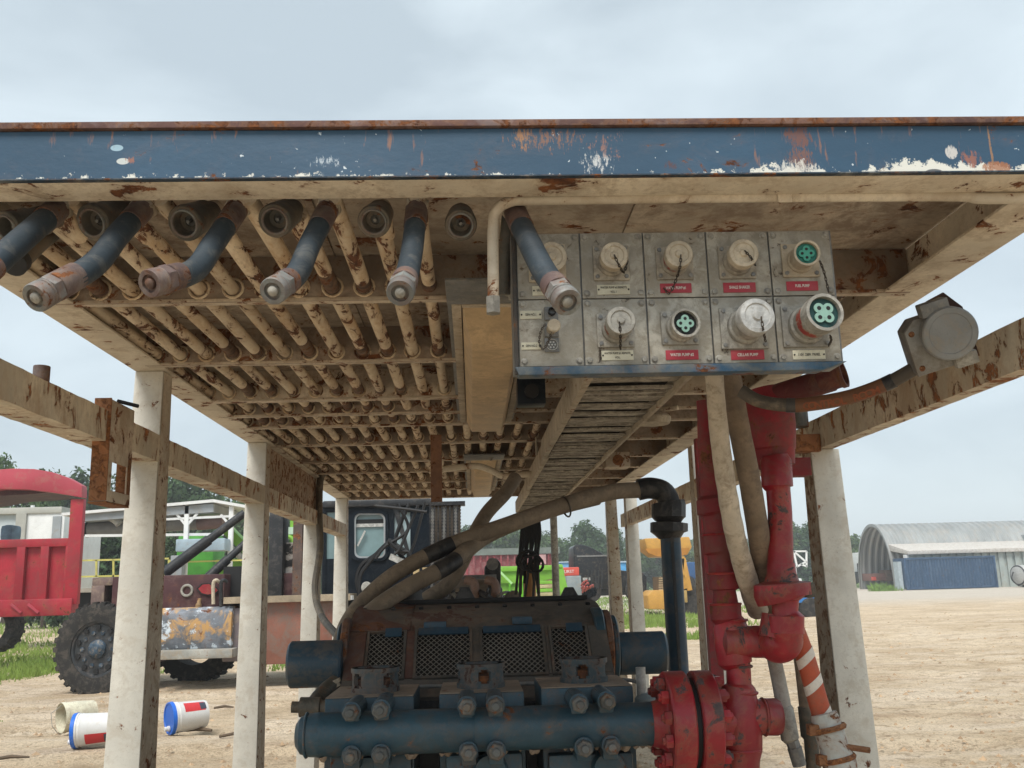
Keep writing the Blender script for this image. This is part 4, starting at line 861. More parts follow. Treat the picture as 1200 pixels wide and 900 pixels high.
# end discs and drums
def drum(xa_, xb_, yc, hw, Yc, m_, nm, bev=.04, seg=40):
    p = at(xa_, yc, Y=Yc); q = at(xb_, yc, Y=Yc); q.z = p.z; r = hw*Yc/FPX; L = (q-p).length
    return MB().lathe([(0, r*.3), (0, r*(1-bev)), (r*bev, r), (L-r*bev, r), (L, r*(1-bev))], p, q-p, seg).build(nm, m_, pump)
drum(403, 411, 766, 39, 4.45, mat('disc_rust', (.14, .075, .055), .4, rust=.55, rscale=8, rough=.7, dirt=.4, dirtcol=(.05, .09, .12), bump=.5), 'end_disc'); drum(398, 403, 768, 35, 4.46, pblue, 'end_disc')
drum(339, 402, 779, 25.5, 4.3, pdrum, 'side_drum', .10)
drum(694, 706, 757, 43, 4.55, pblue, 'end_disc'); drum(706, 715, 758, 41, 4.55, mat('disc_rust', (0, 0, 0)), 'end_disc'); drum(715, 722, 759, 36, 4.55, pblue, 'end_disc')
drum(722, 780, 766, 23.5, 4.55, pdrum, 'side_drum', .12)
c = at(721, 757, Y=4.6)
for k in range(10):
    a = 2*pi*k/10; MB().lathe([(0, .010), (.02, .010)], c+Vector((-.045, .135*cos(a), .135*sin(a))), (1, 0, 0), 6).build('disc_bolt', blackp, pump)
# skid and rear mass
MB().box((XA-.03, 4.0, -1.42), (XB+.03, 5.9, -1.22)).build('skid', pblue, pump, .01)
for x in (XA-.02, XB-.08): MB().box((x, 3.4, GZ-.01), (x+.10, 6.0, GZ+.13)).build('skid_runner', pblue, pump, .01)
# rusty elbow piping below the left drum
e = [at(392, 800, Y=4.1), at(384, 806, Y=4.05), at(374, 818, Y=4.0), at(366, 829, Y=3.95)]
MB().tube(e, [.030, .030, .034, .034], 14).build('relief_pipe', coupm, pump); q = e[-1]
MB().lathe([(-.08, .022), (-.05, .022), (-.048, .038), (.03, .04), (.034, .03), (.09, .03), (.092, .037), (.12, .037)], q+Vector((-.0, 0, 0)), (1, 0, -.05), 16).build('relief_elbow', coupm, pump)
MB().lathe([(0, .036), (.014, .036), (.016, .03), (.03, .03)], at(389, 798, Y=4.08), Vector((.4, 0, -1)), 6).build('union_nut', castt, pump)
# small valve gear at the right end
p = at(752, 812, Y=4.0)
MB().cyl(p+Vector((0, 0, -.12)), p+Vector((0, 0, .10)), .02, n=12).build('valve_stem', castl, pump); MB().lathe([(0, .03), (.03, .05), (.08, .05), (.10, .03)], p+Vector((.02, 0, -.10)), (0, 0, 1), 14).build('valve_body', mat('pale_blue_steel', (.30, .38, .42), .3, rust=.2, bump=.4), pump)
MB().cyl(p+Vector((.05, 0, .03)), p+Vector((.14, 0, .0)), .012).build('valve_lever', rednew, pump)
# lower blue casting under the manifold
for i in range(3):
    bx0, bx1, by = blocks[i]; p = at(bx0+8, 890, Y=3.60); q = at(bx1-2, 890, Y=3.60)
    MB().box((p.x, 3.56, -1.2), (q.x, 3.659, p.z+.02)).build('lower_block', pblue, pump, .012)
for (x, y) in ((575, 905), (715, 902), (430, 908)):
    c = at(x, y, Y=3.52); MB().lathe([(0, .055), (.02, .062), (.09, .062)], c, (0, 1, 0), 22).build('valve_cover', pblue, pump)

# ================================================================ red manifold
YR = 3.5
man = thing('red_manifold', tuple(at(862, 850, Y=YR)), 'red painted high pressure pipe manifold with flanges, tee and unions bolted to the pump', 'pipe manifold')
fc = at(789, 850, Y=YR); axd = ax
def flange(x, y, L_, r, nm='flange'):
    c = at(x, y, Y=YR); f = MB().lathe([(0, r*.96), (.006, r), (L_-.006, r), (L_, r*.96)], c, axd, 56).build(nm, rednew, man); return c, f
Rf = .176
c1, f1 = flange(779, 848, .080, Rf)
c2 = c1+axd*.100; f2 = MB().lathe([(0, Rf*.96), (.006, Rf), (.066, Rf), (.072, Rf*.96)], c2, axd, 56).build('flange', rednew, man)
MB().lathe([(.07, Rf*.86), (.105, Rf*.86)], c1, axd, 48).build('gasket', black, man)
MB().lathe([(-.05, R0*1.02), (-.01, R0*1.15), (0, R0*1.3)], c1, axd, 32).build('hub', rednew, man)
u = axd.cross(Vector((0, 0, 1))).normalized(); v_ = axd.cross(u)
for k in range(12):
    a = 2*pi*(k+.5)/12; b = (u*cos(a)+v_*sin(a))*Rf*.80
    MB().lathe([(-.036, .012), (-.034, .014), (-.028, .014), (-.026, .0225), (-.024, .024), (-.002, .024)], c1+b, axd, 6).build('flange_bolt', rednew, man)
    MB().lathe([(.002, .024), (.024, .024), (.026, .0225), (.028, .014), (.036, .012)], c2+axd*.072+b, axd, 6).build('flange_bolt', rednew, man)
MB().tube([c2+axd*.072, c2+axd*.10, c2+axd*.101, c2+axd*.16], [.10, .085, .075, .075], 28).build('neck', rednew, man)
for (x_, y_, hw_, d_) in ((867, 812, 20, (0, 0, 1)), (868, 878, 23.5, (0, 0, 1)), (866, 781, 14.5, (0, 0, 1)), (846, 842, 22, (1, 0, 0)), (895, 840, 20.5, (1, 0, 0)), (859, 727, 16, (0, 0, 1)), (850, 708, 17.5, (0, 0, 1)), (847, 672, 17, (0, 0, 1)), (842, 627, 18, (0, 0, 1))):
    q_ = at(x_, y_, Y=YR); MB().torus(q_, d_, hw_*q_.dot(fwd)/FPX, .005, 28, 6).build('weld_bead', rednew, man)
xm = MB(); stack(xm, [(868, 935, 21), (869, 890, 21), (870, 880, 23), (866, 850, 27), (864, 822, 24), (866, 805, 19)], YR, 28); xm.build('tee_body', rednew, man)
xm = MB(); stack(xm, [(822, 842, 20), (846, 842, 21.5), (876, 841, 21.5), (893, 840, 20), (896, 840, 19.8), (897, 840, 21), (910, 840, 21), (914, 840, 18.5), (914.5, 840, 2)], YR, 28); xm.build('tee_body', rednew, man)
xm = MB(); stack(xm, [(867, 831, 20), (866, 829, 20), (866, 808, 20), (866, 804, 18), (866, 801, 14.5), (865, 776, 14)], YR, 24); xm.build('riser_pipe', rednew, man)
xm = MB(); stack(xm, [(862, 779, 15), (861, 777, 20), (859, 760, 21), (856, 735, 20), (855, 727, 17), (854, 725, 14)], YR, 28); xm.build('swivel_body', rednew, man)
xm = MB(); stack(xm, [(845, 752, 8), (848, 752, 18), (865, 752, 20), (880, 752, 18), (884, 752, 18.5), (893, 752, 18.5), (894, 751, 17), (905, 751, 17)], YR-.02, 24); xm.build('swivel_arm', rednew, man)
xm = MB(); stack(xm, [(852, 727, 15, YR), (851, 725, 18, YR), (850, 709, 18, YR), (850, 707, 15, YR), (849, 692, 13, YR), (849, 690, 17.5, YR), (847, 673, 17.5, YR), (847, 671, 16, YR), (846, 650, 17, YR), (844, 646, 20, YR), (842, 628, 20, YR), (842, 626, 17, YR), (840, 604, 17, YR), (838, 600, 21, YR), (836, 585, 20, YR), (835, 581, 14, YR), (832, 545, 12, YR), (832, 543, 13, YR), (829, 540, 11, YR), (826, 485, 9, YR), (825, 470, 9, YR)], YR, 24); xm.build('rear_stack', reddk, man)
xm = MB(); stack(xm, [(909, 748, 20), (911, 735, 20), (913, 722, 20)], 3.4, 24); xm.build('elbow', rednew, man)
ec = at(921, 752, Y=3.38); MB().tube(spline([at(900, 752, Y=3.46), at(912, 755, Y=3.42), at(921, 750, Y=3.38), at(922, 738, Y=3.36), at(922, 733, Y=3.36)], 6), [.055+.010*sin(pi*min(1, i/14)) for i in range(25)], 24).build('elbow', rednew, man)
xm = MB(); stack(xm, [(922, 742, 20), (921.5, 722, 20.5), (921, 720, 16), (920, 716, 15), (920, 704, 16), (919, 702, 32), (918, 698, 34), (917, 684, 33), (916, 681, 20), (916, 672, 17), (915, 660, 16)], 3.36, 28); xm.build('hammer_union', rednew, man)
for k, (x, y) in enumerate(((946, 690),)):
    p = at(x, y, Y=3.34); MB().lathe([(-.012, .086), (-.008, .098), (.014, .098), (.018, .086)], at(917, 691, Y=3.36), (0, 0, 1), 32).build('union_rim', rednew, man); MB().box(p-Vector((.02, .04, .03)), p+Vector((.018, .03, .022))).build('union_lug', coupm, man, .012)
xm = MB(); stack(xm, [(915, 664, 15), (914, 600, 14), (912, 575, 14), (911, 572, 15), (911, 570, 18), (909, 540, 18), (908, 534, 15)], 3.36, 24); xm.build('standpipe', rednew, man)
xm = MB(); stack(xm, [(908, 548, 15), (907, 545, 24), (906, 528, 25), (905, 526, 27), (903, 500, 29), (900, 482, 30), (897, 470, 24), (893, 455, 17)], 3.42, 28); xm.build('upper_union', reddk, man)
MB().tube(spline([at(893, 470, Y=3.42), at(905, 466, Y=3.40), at(930, 458, Y=3.35), at(975, 444, Y=3.25)], 5), 15*3.3/FPX, 24).build('side_branch', redbr, man)
p0 = at(960, 446, Y=3.265); p1 = at(985, 438.5, Y=3.22); d_ = (p1-p0).normalized()
MB().lathe([(0, .040), (.012, .047), (.07, .047), (.075, .051), (.090, .051), (.090, .042), (.03, .040), (.03, .01)], p0, d_, 30, closed=False).build('branch_mouth', redbr, man)
p = at(951, 547, Y=3.6); q = at(915, 547, Y=3.6); MB().box((q.x, 3.6, q.z-.035), (p.x, 3.68, q.z+.035)).build('pipe_bracket', reddk, man, .004)
# red brace post behind the manifold
p = at(817, 470, Y=6.4); q = at(826, 830, Y=6.4); single(MB().box((p.x-.035, 6.37, GZ), (p.x+.045, 6.44, p.z)).box((p.x-.05, 6.36, GZ), (p.x+.06, 6.45, GZ+.012)), 'brace_post', reddk, 'dark red square brace post behind the red manifold', 'post', org=(p.x, 6.4, GZ))

# ================================================================ beige and brown hoses, standpipe
def hose_px(name, pts, hw, m_, label, cat='hose', n=18, sq=8, ripple=0, group=None):
    P = [at(a[0], a[1], Y=a[2]) for a in pts]; s = spline(P, sq); k = len(s)
    R_ = [lerp(hw[0], hw[1], i/(k-1))*s[i].dot(fwd)/FPX*(1+ripple*noise.noise(s[i]*22)) for i in range(k)]
    t = thing(name, tuple(P[0]), label, cat, group); MB().tube(s, R_, n).build('hose', m_, t); return t, s, R_
hose_px('beige_hose', [(836, 425, 3.05), (841, 490, 3.10), (849, 555, 3.18), (861, 625, 3.28), (876, 680, 3.46), (888, 715, 3.6)], (10.5, 12.5), beige, 'pale wrinkled beige hose draped in front of the red manifold', ripple=.055, sq=14)
hose_px('beige_hose', [(853, 425, 3.14), (864, 490, 3.18), (877, 555, 3.24), (888, 620, 3.34), (897, 680, 3.52), (903, 715, 3.66)], (12.5, 13), brownh, 'browner smooth hose hanging just right of the pale beige one', ripple=.02, sq=12)
t, s, R_ = hose_px('grey_hose', [(900, 745, 3.60), (908, 776, 3.60), (915, 810, 3.60), (919, 832, 3.60)], (8, 9), greyh, 'pale grey hose with a grey crimped fitting hanging under the red elbow')
xm = MB(); stack(xm, [(918, 828, 9), (919, 830, 10.5), (926, 866, 10.5), (927, 868, 8)], 3.6, 16); xm.build('ferrule', castm, t); xm = MB(); stack(xm, [(928, 868, 8), (931, 876, 8)], 3.6, 6); stack(xm, [(931, 876, 8.5), (937, 897, 8)], 3.6, 16); xm.build('swivel_nut', castd, t)
t, s, R_ = hose_px('grey_hose', [(934, 745, 3.66), (940, 785, 3.66), (945, 830, 3.66), (947, 850, 3.66)], (8, 8.5), brownh, 'dull brown hose between the grey hose and the orange striped one')
xm = MB(); stack(xm, [(944, 828, 9), (948, 862, 9.5), (950, 866, 8), (955, 915, 9)], 3.66, 16); xm.build('ferrule', coupm, t)
t, s, R_ = hose_px('striped_hose', [(931, 735, 3.48), (942, 765, 3.46), (951, 795, 3.45), (961, 830, 3.44), (972, 865, 3.43)], (11, 12), orangem, 'orange hose with spiral white tape and a rusty clamp, right of the manifold', sq=10)
for (a, b) in ((.30, .12), (.56, .12), (.82, .12)):
    i0 = int(a*len(s)); mb = MB(); d = (s[i0+1]-s[i0-1]).normalized(); r = R_[i0]*1.03; seg_ = []
    vs = []; n = 24; sd_ = d.cross(Vector((0, 1, 0))).normalized(); fr_ = d.cross(sd_)
    for k in range(n+1):
        an = 2*pi*k/n; e_ = (sd_*cos(an)+fr_*sin(an))*r; sh = .55*r*cos(an)
        for q in (-.016, .016): vs.append(s[i0]+e_+d*(q+sh*-1))
    mb.add(vs, [(2*k, 2*k+1, 2*k+3, 2*k+2) for k in range(n)]); mb.build('white_tape', stripem, t)
pp = at(975, 868, Y=3.40); dd = (s[-1]-s[-3]).normalized()
MB().lathe([(-.09, .045), (-.06, .05), (.02, .05), (.05, .056), (.09, .058), (.12, .05)], pp, dd, 16).build('coupling', mat('pale_steel_rusty', (.45, .46, .43), .3, rust=.55, rscale=10, bump=.6), t)
for k in range(2):
    c = pp+dd*(-.04+.10*k); MB().torus(c, dd, .054, .010, 18, 6).build('clamp_band', rustm, t)
    MB().box(c+Vector((-.075, -.03, -.018)), c+Vector((-.03, .01, .018))).build('clamp_lug', rustm, t, .004)
MB().cyl(pp+Vector((.0, -.03, -.01)), pp+Vector((.115, -.03, -.03)), .011, n=6).build('clamp_bolt', rustm, t)
# brown hoses over the pump
h1, s1, R1 = hose_px('suction_hose', [(396, 760, 4.75), (408, 728, 4.8), (432, 698, 4.85), (470, 668, 4.9), (530, 638, 5.0), (600, 613, 5.1), (660, 592, 5.25), (715, 577, 5.4), (752, 574, 5.5)], (9, 9.5), brownh2, 'long brown hose arching from behind the pump up to the black elbow', sq=10)
h2, s2, R2 = hose_px('suction_hose', [(398, 775, 4.6), (414, 740, 4.65), (440, 713, 4.7), (478, 688, 4.78), (526, 662, 4.86), (565, 631, 5.10), (610, 610, 5.25), (660, 593, 5.42), (700, 583, 5.5)], (10.5, 9), brownh2, 'second brown hose running just below the long one and taped to it', sq=10)
hose_px('suction_hose', [(604, 560, 5.7), (592, 578, 5.6), (570, 602, 5.5), (553, 632, 5.4), (541, 660, 5.35), (525, 685, 5.35), (500, 702, 5.4)], (8, 9), brownh2, 'brown hose dropping from the roof and crossing behind the other two', sq=8)
i = int(len(s1)*.47); MB().tube(s1[i-3:i+3], [r*1.06 for r in R1[i-3:i+3]], 16).build('black_tape', blackp, h1)
i = int(len(s2)*.50); MB().tube(s2[i-3:i+3], [r*1.06 for r in R2[i-3:i+3]], 16).build('black_tape', blackp, h2)
c = s1[-20]; MB().torus(at(663, 594, Y=5.25), Vector((1, .3, .3)), .056, .005, 18, 6).build('wire_tie', chainm, h1)
sp_ = thing('blue_standpipe', (at(790, 790, Y=5.5).x, 5.5, GZ), 'dark blue vertical pipe with a hammer union and black elbow taking the long brown hose', 'standpipe')
E1 = spline([at(748, 574, Y=5.5), at(762, 572, Y=5.5), at(777, 576, Y=5.5), at(784, 588, Y=5.5), at(784, 602, Y=5.5)], 6)
MB().tube(E1, .062, 18).build('elbow', blackp, sp_)
xm = MB(); stack(xm, [(783, 588, 19), (783.5, 591, 20), (783.5, 606, 20), (784, 609, 17), (784, 612, 14), (784, 613, 22), (784, 623, 22), (784.5, 626, 17), (785, 631, 13)], 5.5, 10); xm.build('hammer_union', blackp, sp_)
tp = at(785, 620, Y=5.5); MB().lathe([(0, .058), (tp.z-GZ, .058)], (tp.x, 5.5, GZ), (0, 0, 1), 20).build('pipe', mat('pipe_dark_blue', (.02, .055, .095), .3, rust=.15, rscale=6, rough=.4, dirt=.4, dirtcol=(.08, .075, .07), bump=.3), sp_)
MB().box((tp.x-.012, 5.435, GZ+.05), (tp.x+.004, 5.443, tp.z)).build('weld_strip', blackp, sp_)
MB().lathe([(0, .12), (.03, .12)], (tp.x, 5.5, GZ), (0, 0, 1), 20).build('base_flange', blackp, sp_)

# ================================================================ receptacle and orange cable on the right rail
rb = thing('rail_receptacle', tuple(at(1108, 402, Y=2.85)), 'big grey square receptacle with a round screw cap, tilted on the right rail', 'receptacle')
oc = at(1107, 402, Y=2.62); nx_ = Vector((-.16, -.93, -.32)).normalized(); ux = Vector((.93, -.10, .30)); ux = (ux-nx_*ux.dot(nx_)).normalized(); uy = ux.cross(nx_); uy = -uy if uy.z < 0 else uy
def loc(a, b, c_): return oc+ux*a+uy*b-nx_*c_
w = .080
def plate(pts, c0, c1): return [loc(a, b, c0) for a, b in pts], loc(0, 0, c1)-loc(0, 0, c0)
o8 = [(-w, -w), (w*.6, -w), (w, -w*.6), (w, w*.62), (w*.6, w), (-w*.6, w), (-w, w*.65)]
pl, dv = plate(o8, .075, .155); MB().prism(pl, dv).build('box', castd, rb, .006)
pl, dv = plate([(a*1.04, b*1.04) for a, b in o8], .055, .072); MB().prism(pl, dv).build('face_plate', mat('cast_mid_grey', (.30, .30, .285), .3, rough=.6, dirt=.5, dirtcol=(.17, .14, .11), bump=.5), rb, .003)
MB().lathe([(0, .070), (.03, .070), (.032, .078), (.058, .078), (.062, .074), (.062, .060), (.060, .058), (.060, .001)], loc(.022, .022, .055), nx_, 36).build('screw_cap', mat('cap_grey', (.30, .315, .32), .25, rough=.45, metal=.3, dirt=.3, bump=.4), rb)
pl, dv = plate([(-.035, .085), (.045, .085), (.045, .125), (-.035, .125)], .0, .05); MB().prism(pl, dv).build('hinge', castd, rb, .004)
pl, dv = plate([(.02, -.09), (.085, -.09), (.085, -.05), (.02, -.05)], .02, .055); MB().prism(pl, dv).build('latch', castm, rb, .006)
for a, b in ((-.066, .045), (-.066, -.062)): MB().lathe([(0, .009), (.004, .007)], loc(a, b, .055), nx_, 10).build('bolt', rustm, rb)
pl, dv = plate([(.0, -.10), (.130, -.10), (.125, .06), (.085, .120), (.03, .11)], .158, .166); MB().prism(pl, dv).build('backing_plate', mat('backing_dark_rust', (.05, .025, .02), .4, rust=.4, rscale=10, rough=.8, bump=.5), rb, .002)
pj = at(1170, 385, X=1.55)
cbp = [at(868, 458, Y=3.0), at(890, 470, Y=2.98), at(925, 475, Y=2.95), at(960, 472, Y=2.92), at(1000, 464, Y=2.88), at(1040, 449, Y=2.83), at(1075, 430, Y=2.77)]
cs_ = spline(cbp, 10)
cab_ = thing('control_cable', tuple(cbp[0]), 'dark cable with an orange label sleeve running to the right rail receptacle', 'cable')
MB().tube(cs_, .0215, 16).build('cable', mat('cable_grey_brown', (.10, .085, .07), .3, rough=.6, dirt=.4, bump=.2), cab_)
i0 = next(i for i, q in enumerate(cs_) if q.x > at(930, 474, Y=2.95).x); i1 = next(i for i, q in enumerate(cs_) if q.x > at(1037, 451, Y=2.83).x)
slv = MB().tube(cs_[i0:i1+1], .0228, 18).build('label_sleeve', oranged, cab_)
MB().tube(cs_[i0-3:i0+1], .0232, 18).build('black_tape', blackp, cab_); MB().tube(cs_[i1:i1+4], .0232, 18).build('black_tape', blackp, cab_)
word = 'CONTROL ROOM'; 
for k, ch in enumerate(word):
    if ch == ' ': continue
    t_ = .14+.76*k/(len(word)-1); f_ = i0+t_*(i1-i0); i = int(f_); q = lerp(cs_[i], cs_[i+1], f_-i); dx = (cs_[i+1]-cs_[i]).normalized()
    nz = Vector((0, -1, -.45)); nz = (nz-dx*nz.dot(dx)).normalized(); yy = nz.cross(dx)
    o = text(ch, .034, q+nz*.0235, slv, mat('letter_rust_red', (.26, .075, .03), .1, bump=0), ext=.0006, off=.0006); o.matrix_local = Matrix.Translation(q+nz*.0232-Vector(slv['_w'])) @ Matrix((dx, yy, nz)).transposed().to_4x4()

# ================================================================ background, left: rig carrier truck
def PB_(x0, y0, x1, y1, Y, D, mb=None):
    """box whose front face spans the photo rectangle at depth Y, D metres deep"""
    p = at(x0, y0, Y=Y); q = at(x1, y1, Y=Y); return (mb or MB()).box((p.x, Y, q.z), (q.x, Y+D, p.z))
trk = thing('rig_carrier_truck', (-4.5, 17, GZ), 'big maroon and navy carrier truck with a patchy fuel tank and lugged tyres', 'truck')
def wheel(x, y, Y, r, par, wdt=.42, ax_=(-.18, -1, 0), hub=True, n=30):
    c = at(x, y, Y=Y); d = Vector(ax_).normalized()
    w = MB().lathe([(0, r*.60), (.0, r*.70), (-.02, r*.86), (-.0, r*.95), (.05, r*.985), (wdt-.05, r*.985), (wdt, r*.93), (wdt, r*.60)], c, -d, 48, closed=True).build('wheel', tyre, par)
    mb = MB(); u = d.cross(Vector((0, 0, 1))).normalized(); v = Vector((0, 0, 1))
    for k in range(n):
        for s_ in (0, 1):
            a = 2*pi*(k+.5*s_)/n; e_ = u*cos(a)+v*sin(a); tt = -u*sin(a)+v*cos(a)
            p = c-d*(.01 if s_ == 0 else wdt*.52)+e_*(r*.985); q = p-d*(wdt*.46); mb.bar(p, q+tt*.02, .075*r/.73, .05*r/.73, upv=e_)
            if s_ == 0: mb.bar(p+e_*.0, p-e_*r*.10+d*.008, .075*r/.73, .03, upv=d)
    mb.build('tread', tyre, w, smooth=False, kind='stuff')
    if hub:
        MB().lathe([(.06, r*.61), (.02, r*.62), (.03, r*.56), (.10, r*.50), (.14, r*.3), (.14, .01)], c, -d, 32).build('rim', rimm, w)
        MB().lathe([(.14, r*.22), (.02, r*.20), (-.02, r*.15), (-.04, r*.10), (-.04, .01)], c, -d, 24).build('hub', hubm, w)
        mb = MB()
        for k in range(10):
            a = 2*pi*k/10; mb.lathe([(.11, r*.05), (.04, r*.05)], c+(u*cos(a)+v*sin(a))*r*.36, -d, 6)
        mb.build('lug_nuts', hubm, w, kind='stuff')
        mb = MB()
        for k in range(10):
            a = 2*pi*(k+.5)/10; mb.lathe([(.05, r*.06), (.03, r*.06)], c+(u*cos(a)+v*sin(a))*r*.47, -d, 8)
        mb.build('hand_holes', black, w, kind='stuff')
    return w
wheel(112, 761, 16.2, .735, trk); wheel(227, 748, 17.4, .75, trk, hub=False); 
PB_(108, 677, 132, 686, 16.3, 1.8).build('fender_top', mat('fender_brown', (.16, .11, .10), .3, rough=.6, dirt=.4, bump=.2), trk, .02)
PB_(107, 686, 121, 716, 16.3, .6).build('fender_post', mat('fender_brown', (0, 0, 0)), trk, .02)
PB_(121, 687, 185, 762, 17.4, .8).build('chassis', black, trk)
PB_(132, 676, 262, 716, 16.2, 1.9).build('body_panel', maroon, trk, .02)
PB_(170, 712, 188, 776, 16.25, .3).build('body_leg', maroon, trk, .02)
for (x, y, w_, h_, mm, nm) in ((219, 692, 5, 10, castm, 'tow_hook'),):
    c = at(x, y, Y=16.18); MB().torus(c, (0, 1, 0), .085, .022, 18, 6).build(nm, mm, trk)
pts = [(230, 690), (236, 684), (245, 683), (254, 688), (258, 692), (252, 697), (243, 698), (235, 696)]
MB().prism([at(x, y, Y=16.17) for x, y in pts], (0, .02, 0)).build('emblem_plate', black, trk); c0 = at(244, 690.5, Y=16.17)
MB().prism([c0+(at(x, y, Y=16.17)-c0)*.82+Vector((0, -.006, 0)) for x, y in pts], (0, .005, 0)).build('red_emblem', rednew, trk)
PB_(262, 664, 286, 716, 16.6, 1.2).build('dark_recess', black, trk)
for x, tw in ((251, 708), (260, 712)):
    MB().tube(spline([at(x+6, 682, Y=16.1), at(x+2, 680, Y=16.05), at(x-1, 685, Y=16.05), at(x-1, tw, Y=16.05)], 5), .03, 8).build('breather_pipe', castt if x < 255 else blackp, trk)
c = at(232, 712, Y=16.1); MB().lathe([(0, .10), (.03, .10), (.05, .05), (.10, .05), (.12, .035), (.20, .03)], c-Vector((0, 0, .05)), (0.1, 0, 1), 12).build('filler_neck', mat('brass_rust', (.30, .19, .09), .4, rust=.4, bump=.3), trk)
p = at(186, 713, Y=15.9); q = at(270, 764, Y=15.9); r = .16
oct_ = [(p.x, q.z+r), (p.x+.02, q.z+.03), (p.x+.06, q.z), (p.x, q.z)]
hh = p.z-q.z
side = [(0, 0), (-.10, .06), (-.14, hh*.3), (-.14, hh*.72), (-.10, hh-.07), (0, hh), (.7, hh), (.7, 0)]
MB().prism([(p.x, 16.04+a, q.z+b) for a, b in side], (q.x-p.x, 0, 0)).build('fuel_tank', tankm, trk, .02)
PB_(183, 763, 272, 771, 15.7, .5).build('step_rail', mat('step_grey', (.36, .36, .33), .35, rust=.2, rscale=4, dirt=.5, bump=.3), trk, .02)
PB_(262, 713, 286, 775, 16.05, .5).build('grey_panel', mat('mauve_grey', (.19, .16, .17), .2, rough=.5, dirt=.3), trk, .02)
PB_(286, 703, 404, 776, 16.1, .4).build('side_skirt', skirt, trk, .02)
PB_(262, 700, 410, 703.5, 15.95, 2.2).build('deck_edge', mat('deck_dust', (.34, .28, .2), .4, rough=.9, dirt=.4), trk)
PB_(395, 703, 600, 770, 16.6, .5).build('frame_rail', black, trk)
for (a, b, c_, d_, w_) in ((192, 672, 287, 601, .17), (238, 682, 290, 634, .15)):
    p = at(a, b, Y=16.8); q = at(c_, d_, Y=17.0); MB().cyl(p, lerp(p, q, .55), w_*.55, n=14).build('lift_cylinder', blackp, trk); MB().cyl(lerp(p, q, .5), q, w_*.42, n=14).build('cylinder_rod', blackp, trk)
PB_(316, 588, 330, 702, 16.6, .5).build('mast_column', blackp, trk, .02)
MB().box(*(lambda p, q: ((p.x, 16.9, q.z), (q.x, 17.1, p.z)))(at(331, 636, Y=16.9), at(345, 673, Y=16.9))).build('flaking_panel', mat('flaking_white', (.5, .5, .48), .3, rust=.85, rscale=5, rustcols=((.02, .02, .022), (.05, .045, .04)), bump=.3), trk)
PB_(344, 592, 353, 702, 16.5, .2).build('mast_column', mat('brown_column', (.10, .07, .06), .4, rust=.3, bump=.3), trk, .01)
PB_(352, 588, 360, 702, 16.8, .3).build('mast_column', blackp, trk)
PB_(324, 672, 345, 702, 16.75, .5).build('winch_box', maroon, trk, .02)
MB().bar(at(331, 604, Y=16.9), at(346, 593, Y=16.9), .06).build('brace', castl, trk)
# navy cab with windows
Yc = 16.9
mb = MB()
def frame_panel(xs, ys, holes, Y, D, m_, nm):
    """wall with rectangular openings, given as a grid in photo pixels"""
    mb = MB()
    for i in range(len(xs)-1):
        for j in range(len(ys)-1):
            if (i, j) in holes: continue
            PB_(xs[i], ys[j], xs[i+1], ys[j+1], Y, D, mb)
    return mb.build(nm, m_, trk)
frame_panel([378, 382, 394, 413, 453, 462, 481, 506], [589, 600, 655, 704], {(1, 1), (3, 1), (5, 1)}, Yc, .12, navy, 'cab_wall')
PB_(378, 587, 506, 592, Yc-.1, 2.2).build('cab_roof', blackp, trk, .03)
PB_(378, 592, 506, 704, Yc+1.9, .1).build('cab_back', mat('cab_inner', (.03, .035, .04), .3), trk)
for (a, b, c_, d_, g) in ((382, 600, 394, 655, cabglass), (413, 600, 453, 655, cabglass), (462, 600, 481, 655, cabglass_l)):
    PB_(a, b, c_, d_, Yc+.06, .02).build('window_pane', g, trk)
def rr(x0, y0, x1, y1, r, n=5):
    o = []
    for cx, cy, a0 in ((x1-r, y0+r, -90), (x1-r, y1-r, 0), (x0+r, y1-r, 90), (x0+r, y0+r, 180)):
        for k in range(n+1): a = radians(a0+90*k/n); o.append((cx+r*cos(a), cy+r*sin(a)))
    return o
def ring(o1, o2, Y, D, m_, nm, par):
    n = len(o1); P = [at(x, y, Y=Y) for x, y in o1]+[at(x, y, Y=Y) for x, y in o2]; dv = Vector((0, D, 0)); mb = MB()
    mb.add(P+[p+dv for p in P], [(i, (i+1) % n, n+(i+1) % n, n+i) for i in range(n)]+[(2*n+i, 3*n+i, 3*n+(i+1) % n, 2*n+(i+1) % n) for i in range(n)]+[(i, 2*n+i, 2*n+(i+1) % n, (i+1) % n) for i in range(n)]+[(n+i, n+(i+1) % n, 3*n+(i+1) % n, 3*n+i) for i in range(n)])
    return mb.build(nm, m_, par)
ring(rr(411, 598, 455, 657, 9), rr(415, 601.5, 451.5, 654, 7), Yc-.04, .06, navy, 'window_seal', trk)
ring(rr(415, 601.5, 451.5, 654, 7), rr(417, 603.5, 449.5, 652, 6), Yc-.02, .04, greyp, 'window_trim', trk)
PB_(416, 609, 451, 614, Yc+.03, .02).build('sun_strip', black, trk); PB_(416, 614, 451, 617, Yc+.025, .02).build('window_bar', castl, trk)
MB().bar(at(419, 640, Y=Yc-.0), at(428, 622, Y=Yc-.0), .03).build('wiper', castl, trk)
MB().prism([at(x, y, Y=Yc-.02) for x, y in ((459, 592), (466, 592), (482, 655), (478, 655))], (0, .05, 0)).build('window_pillar', blackp, trk)
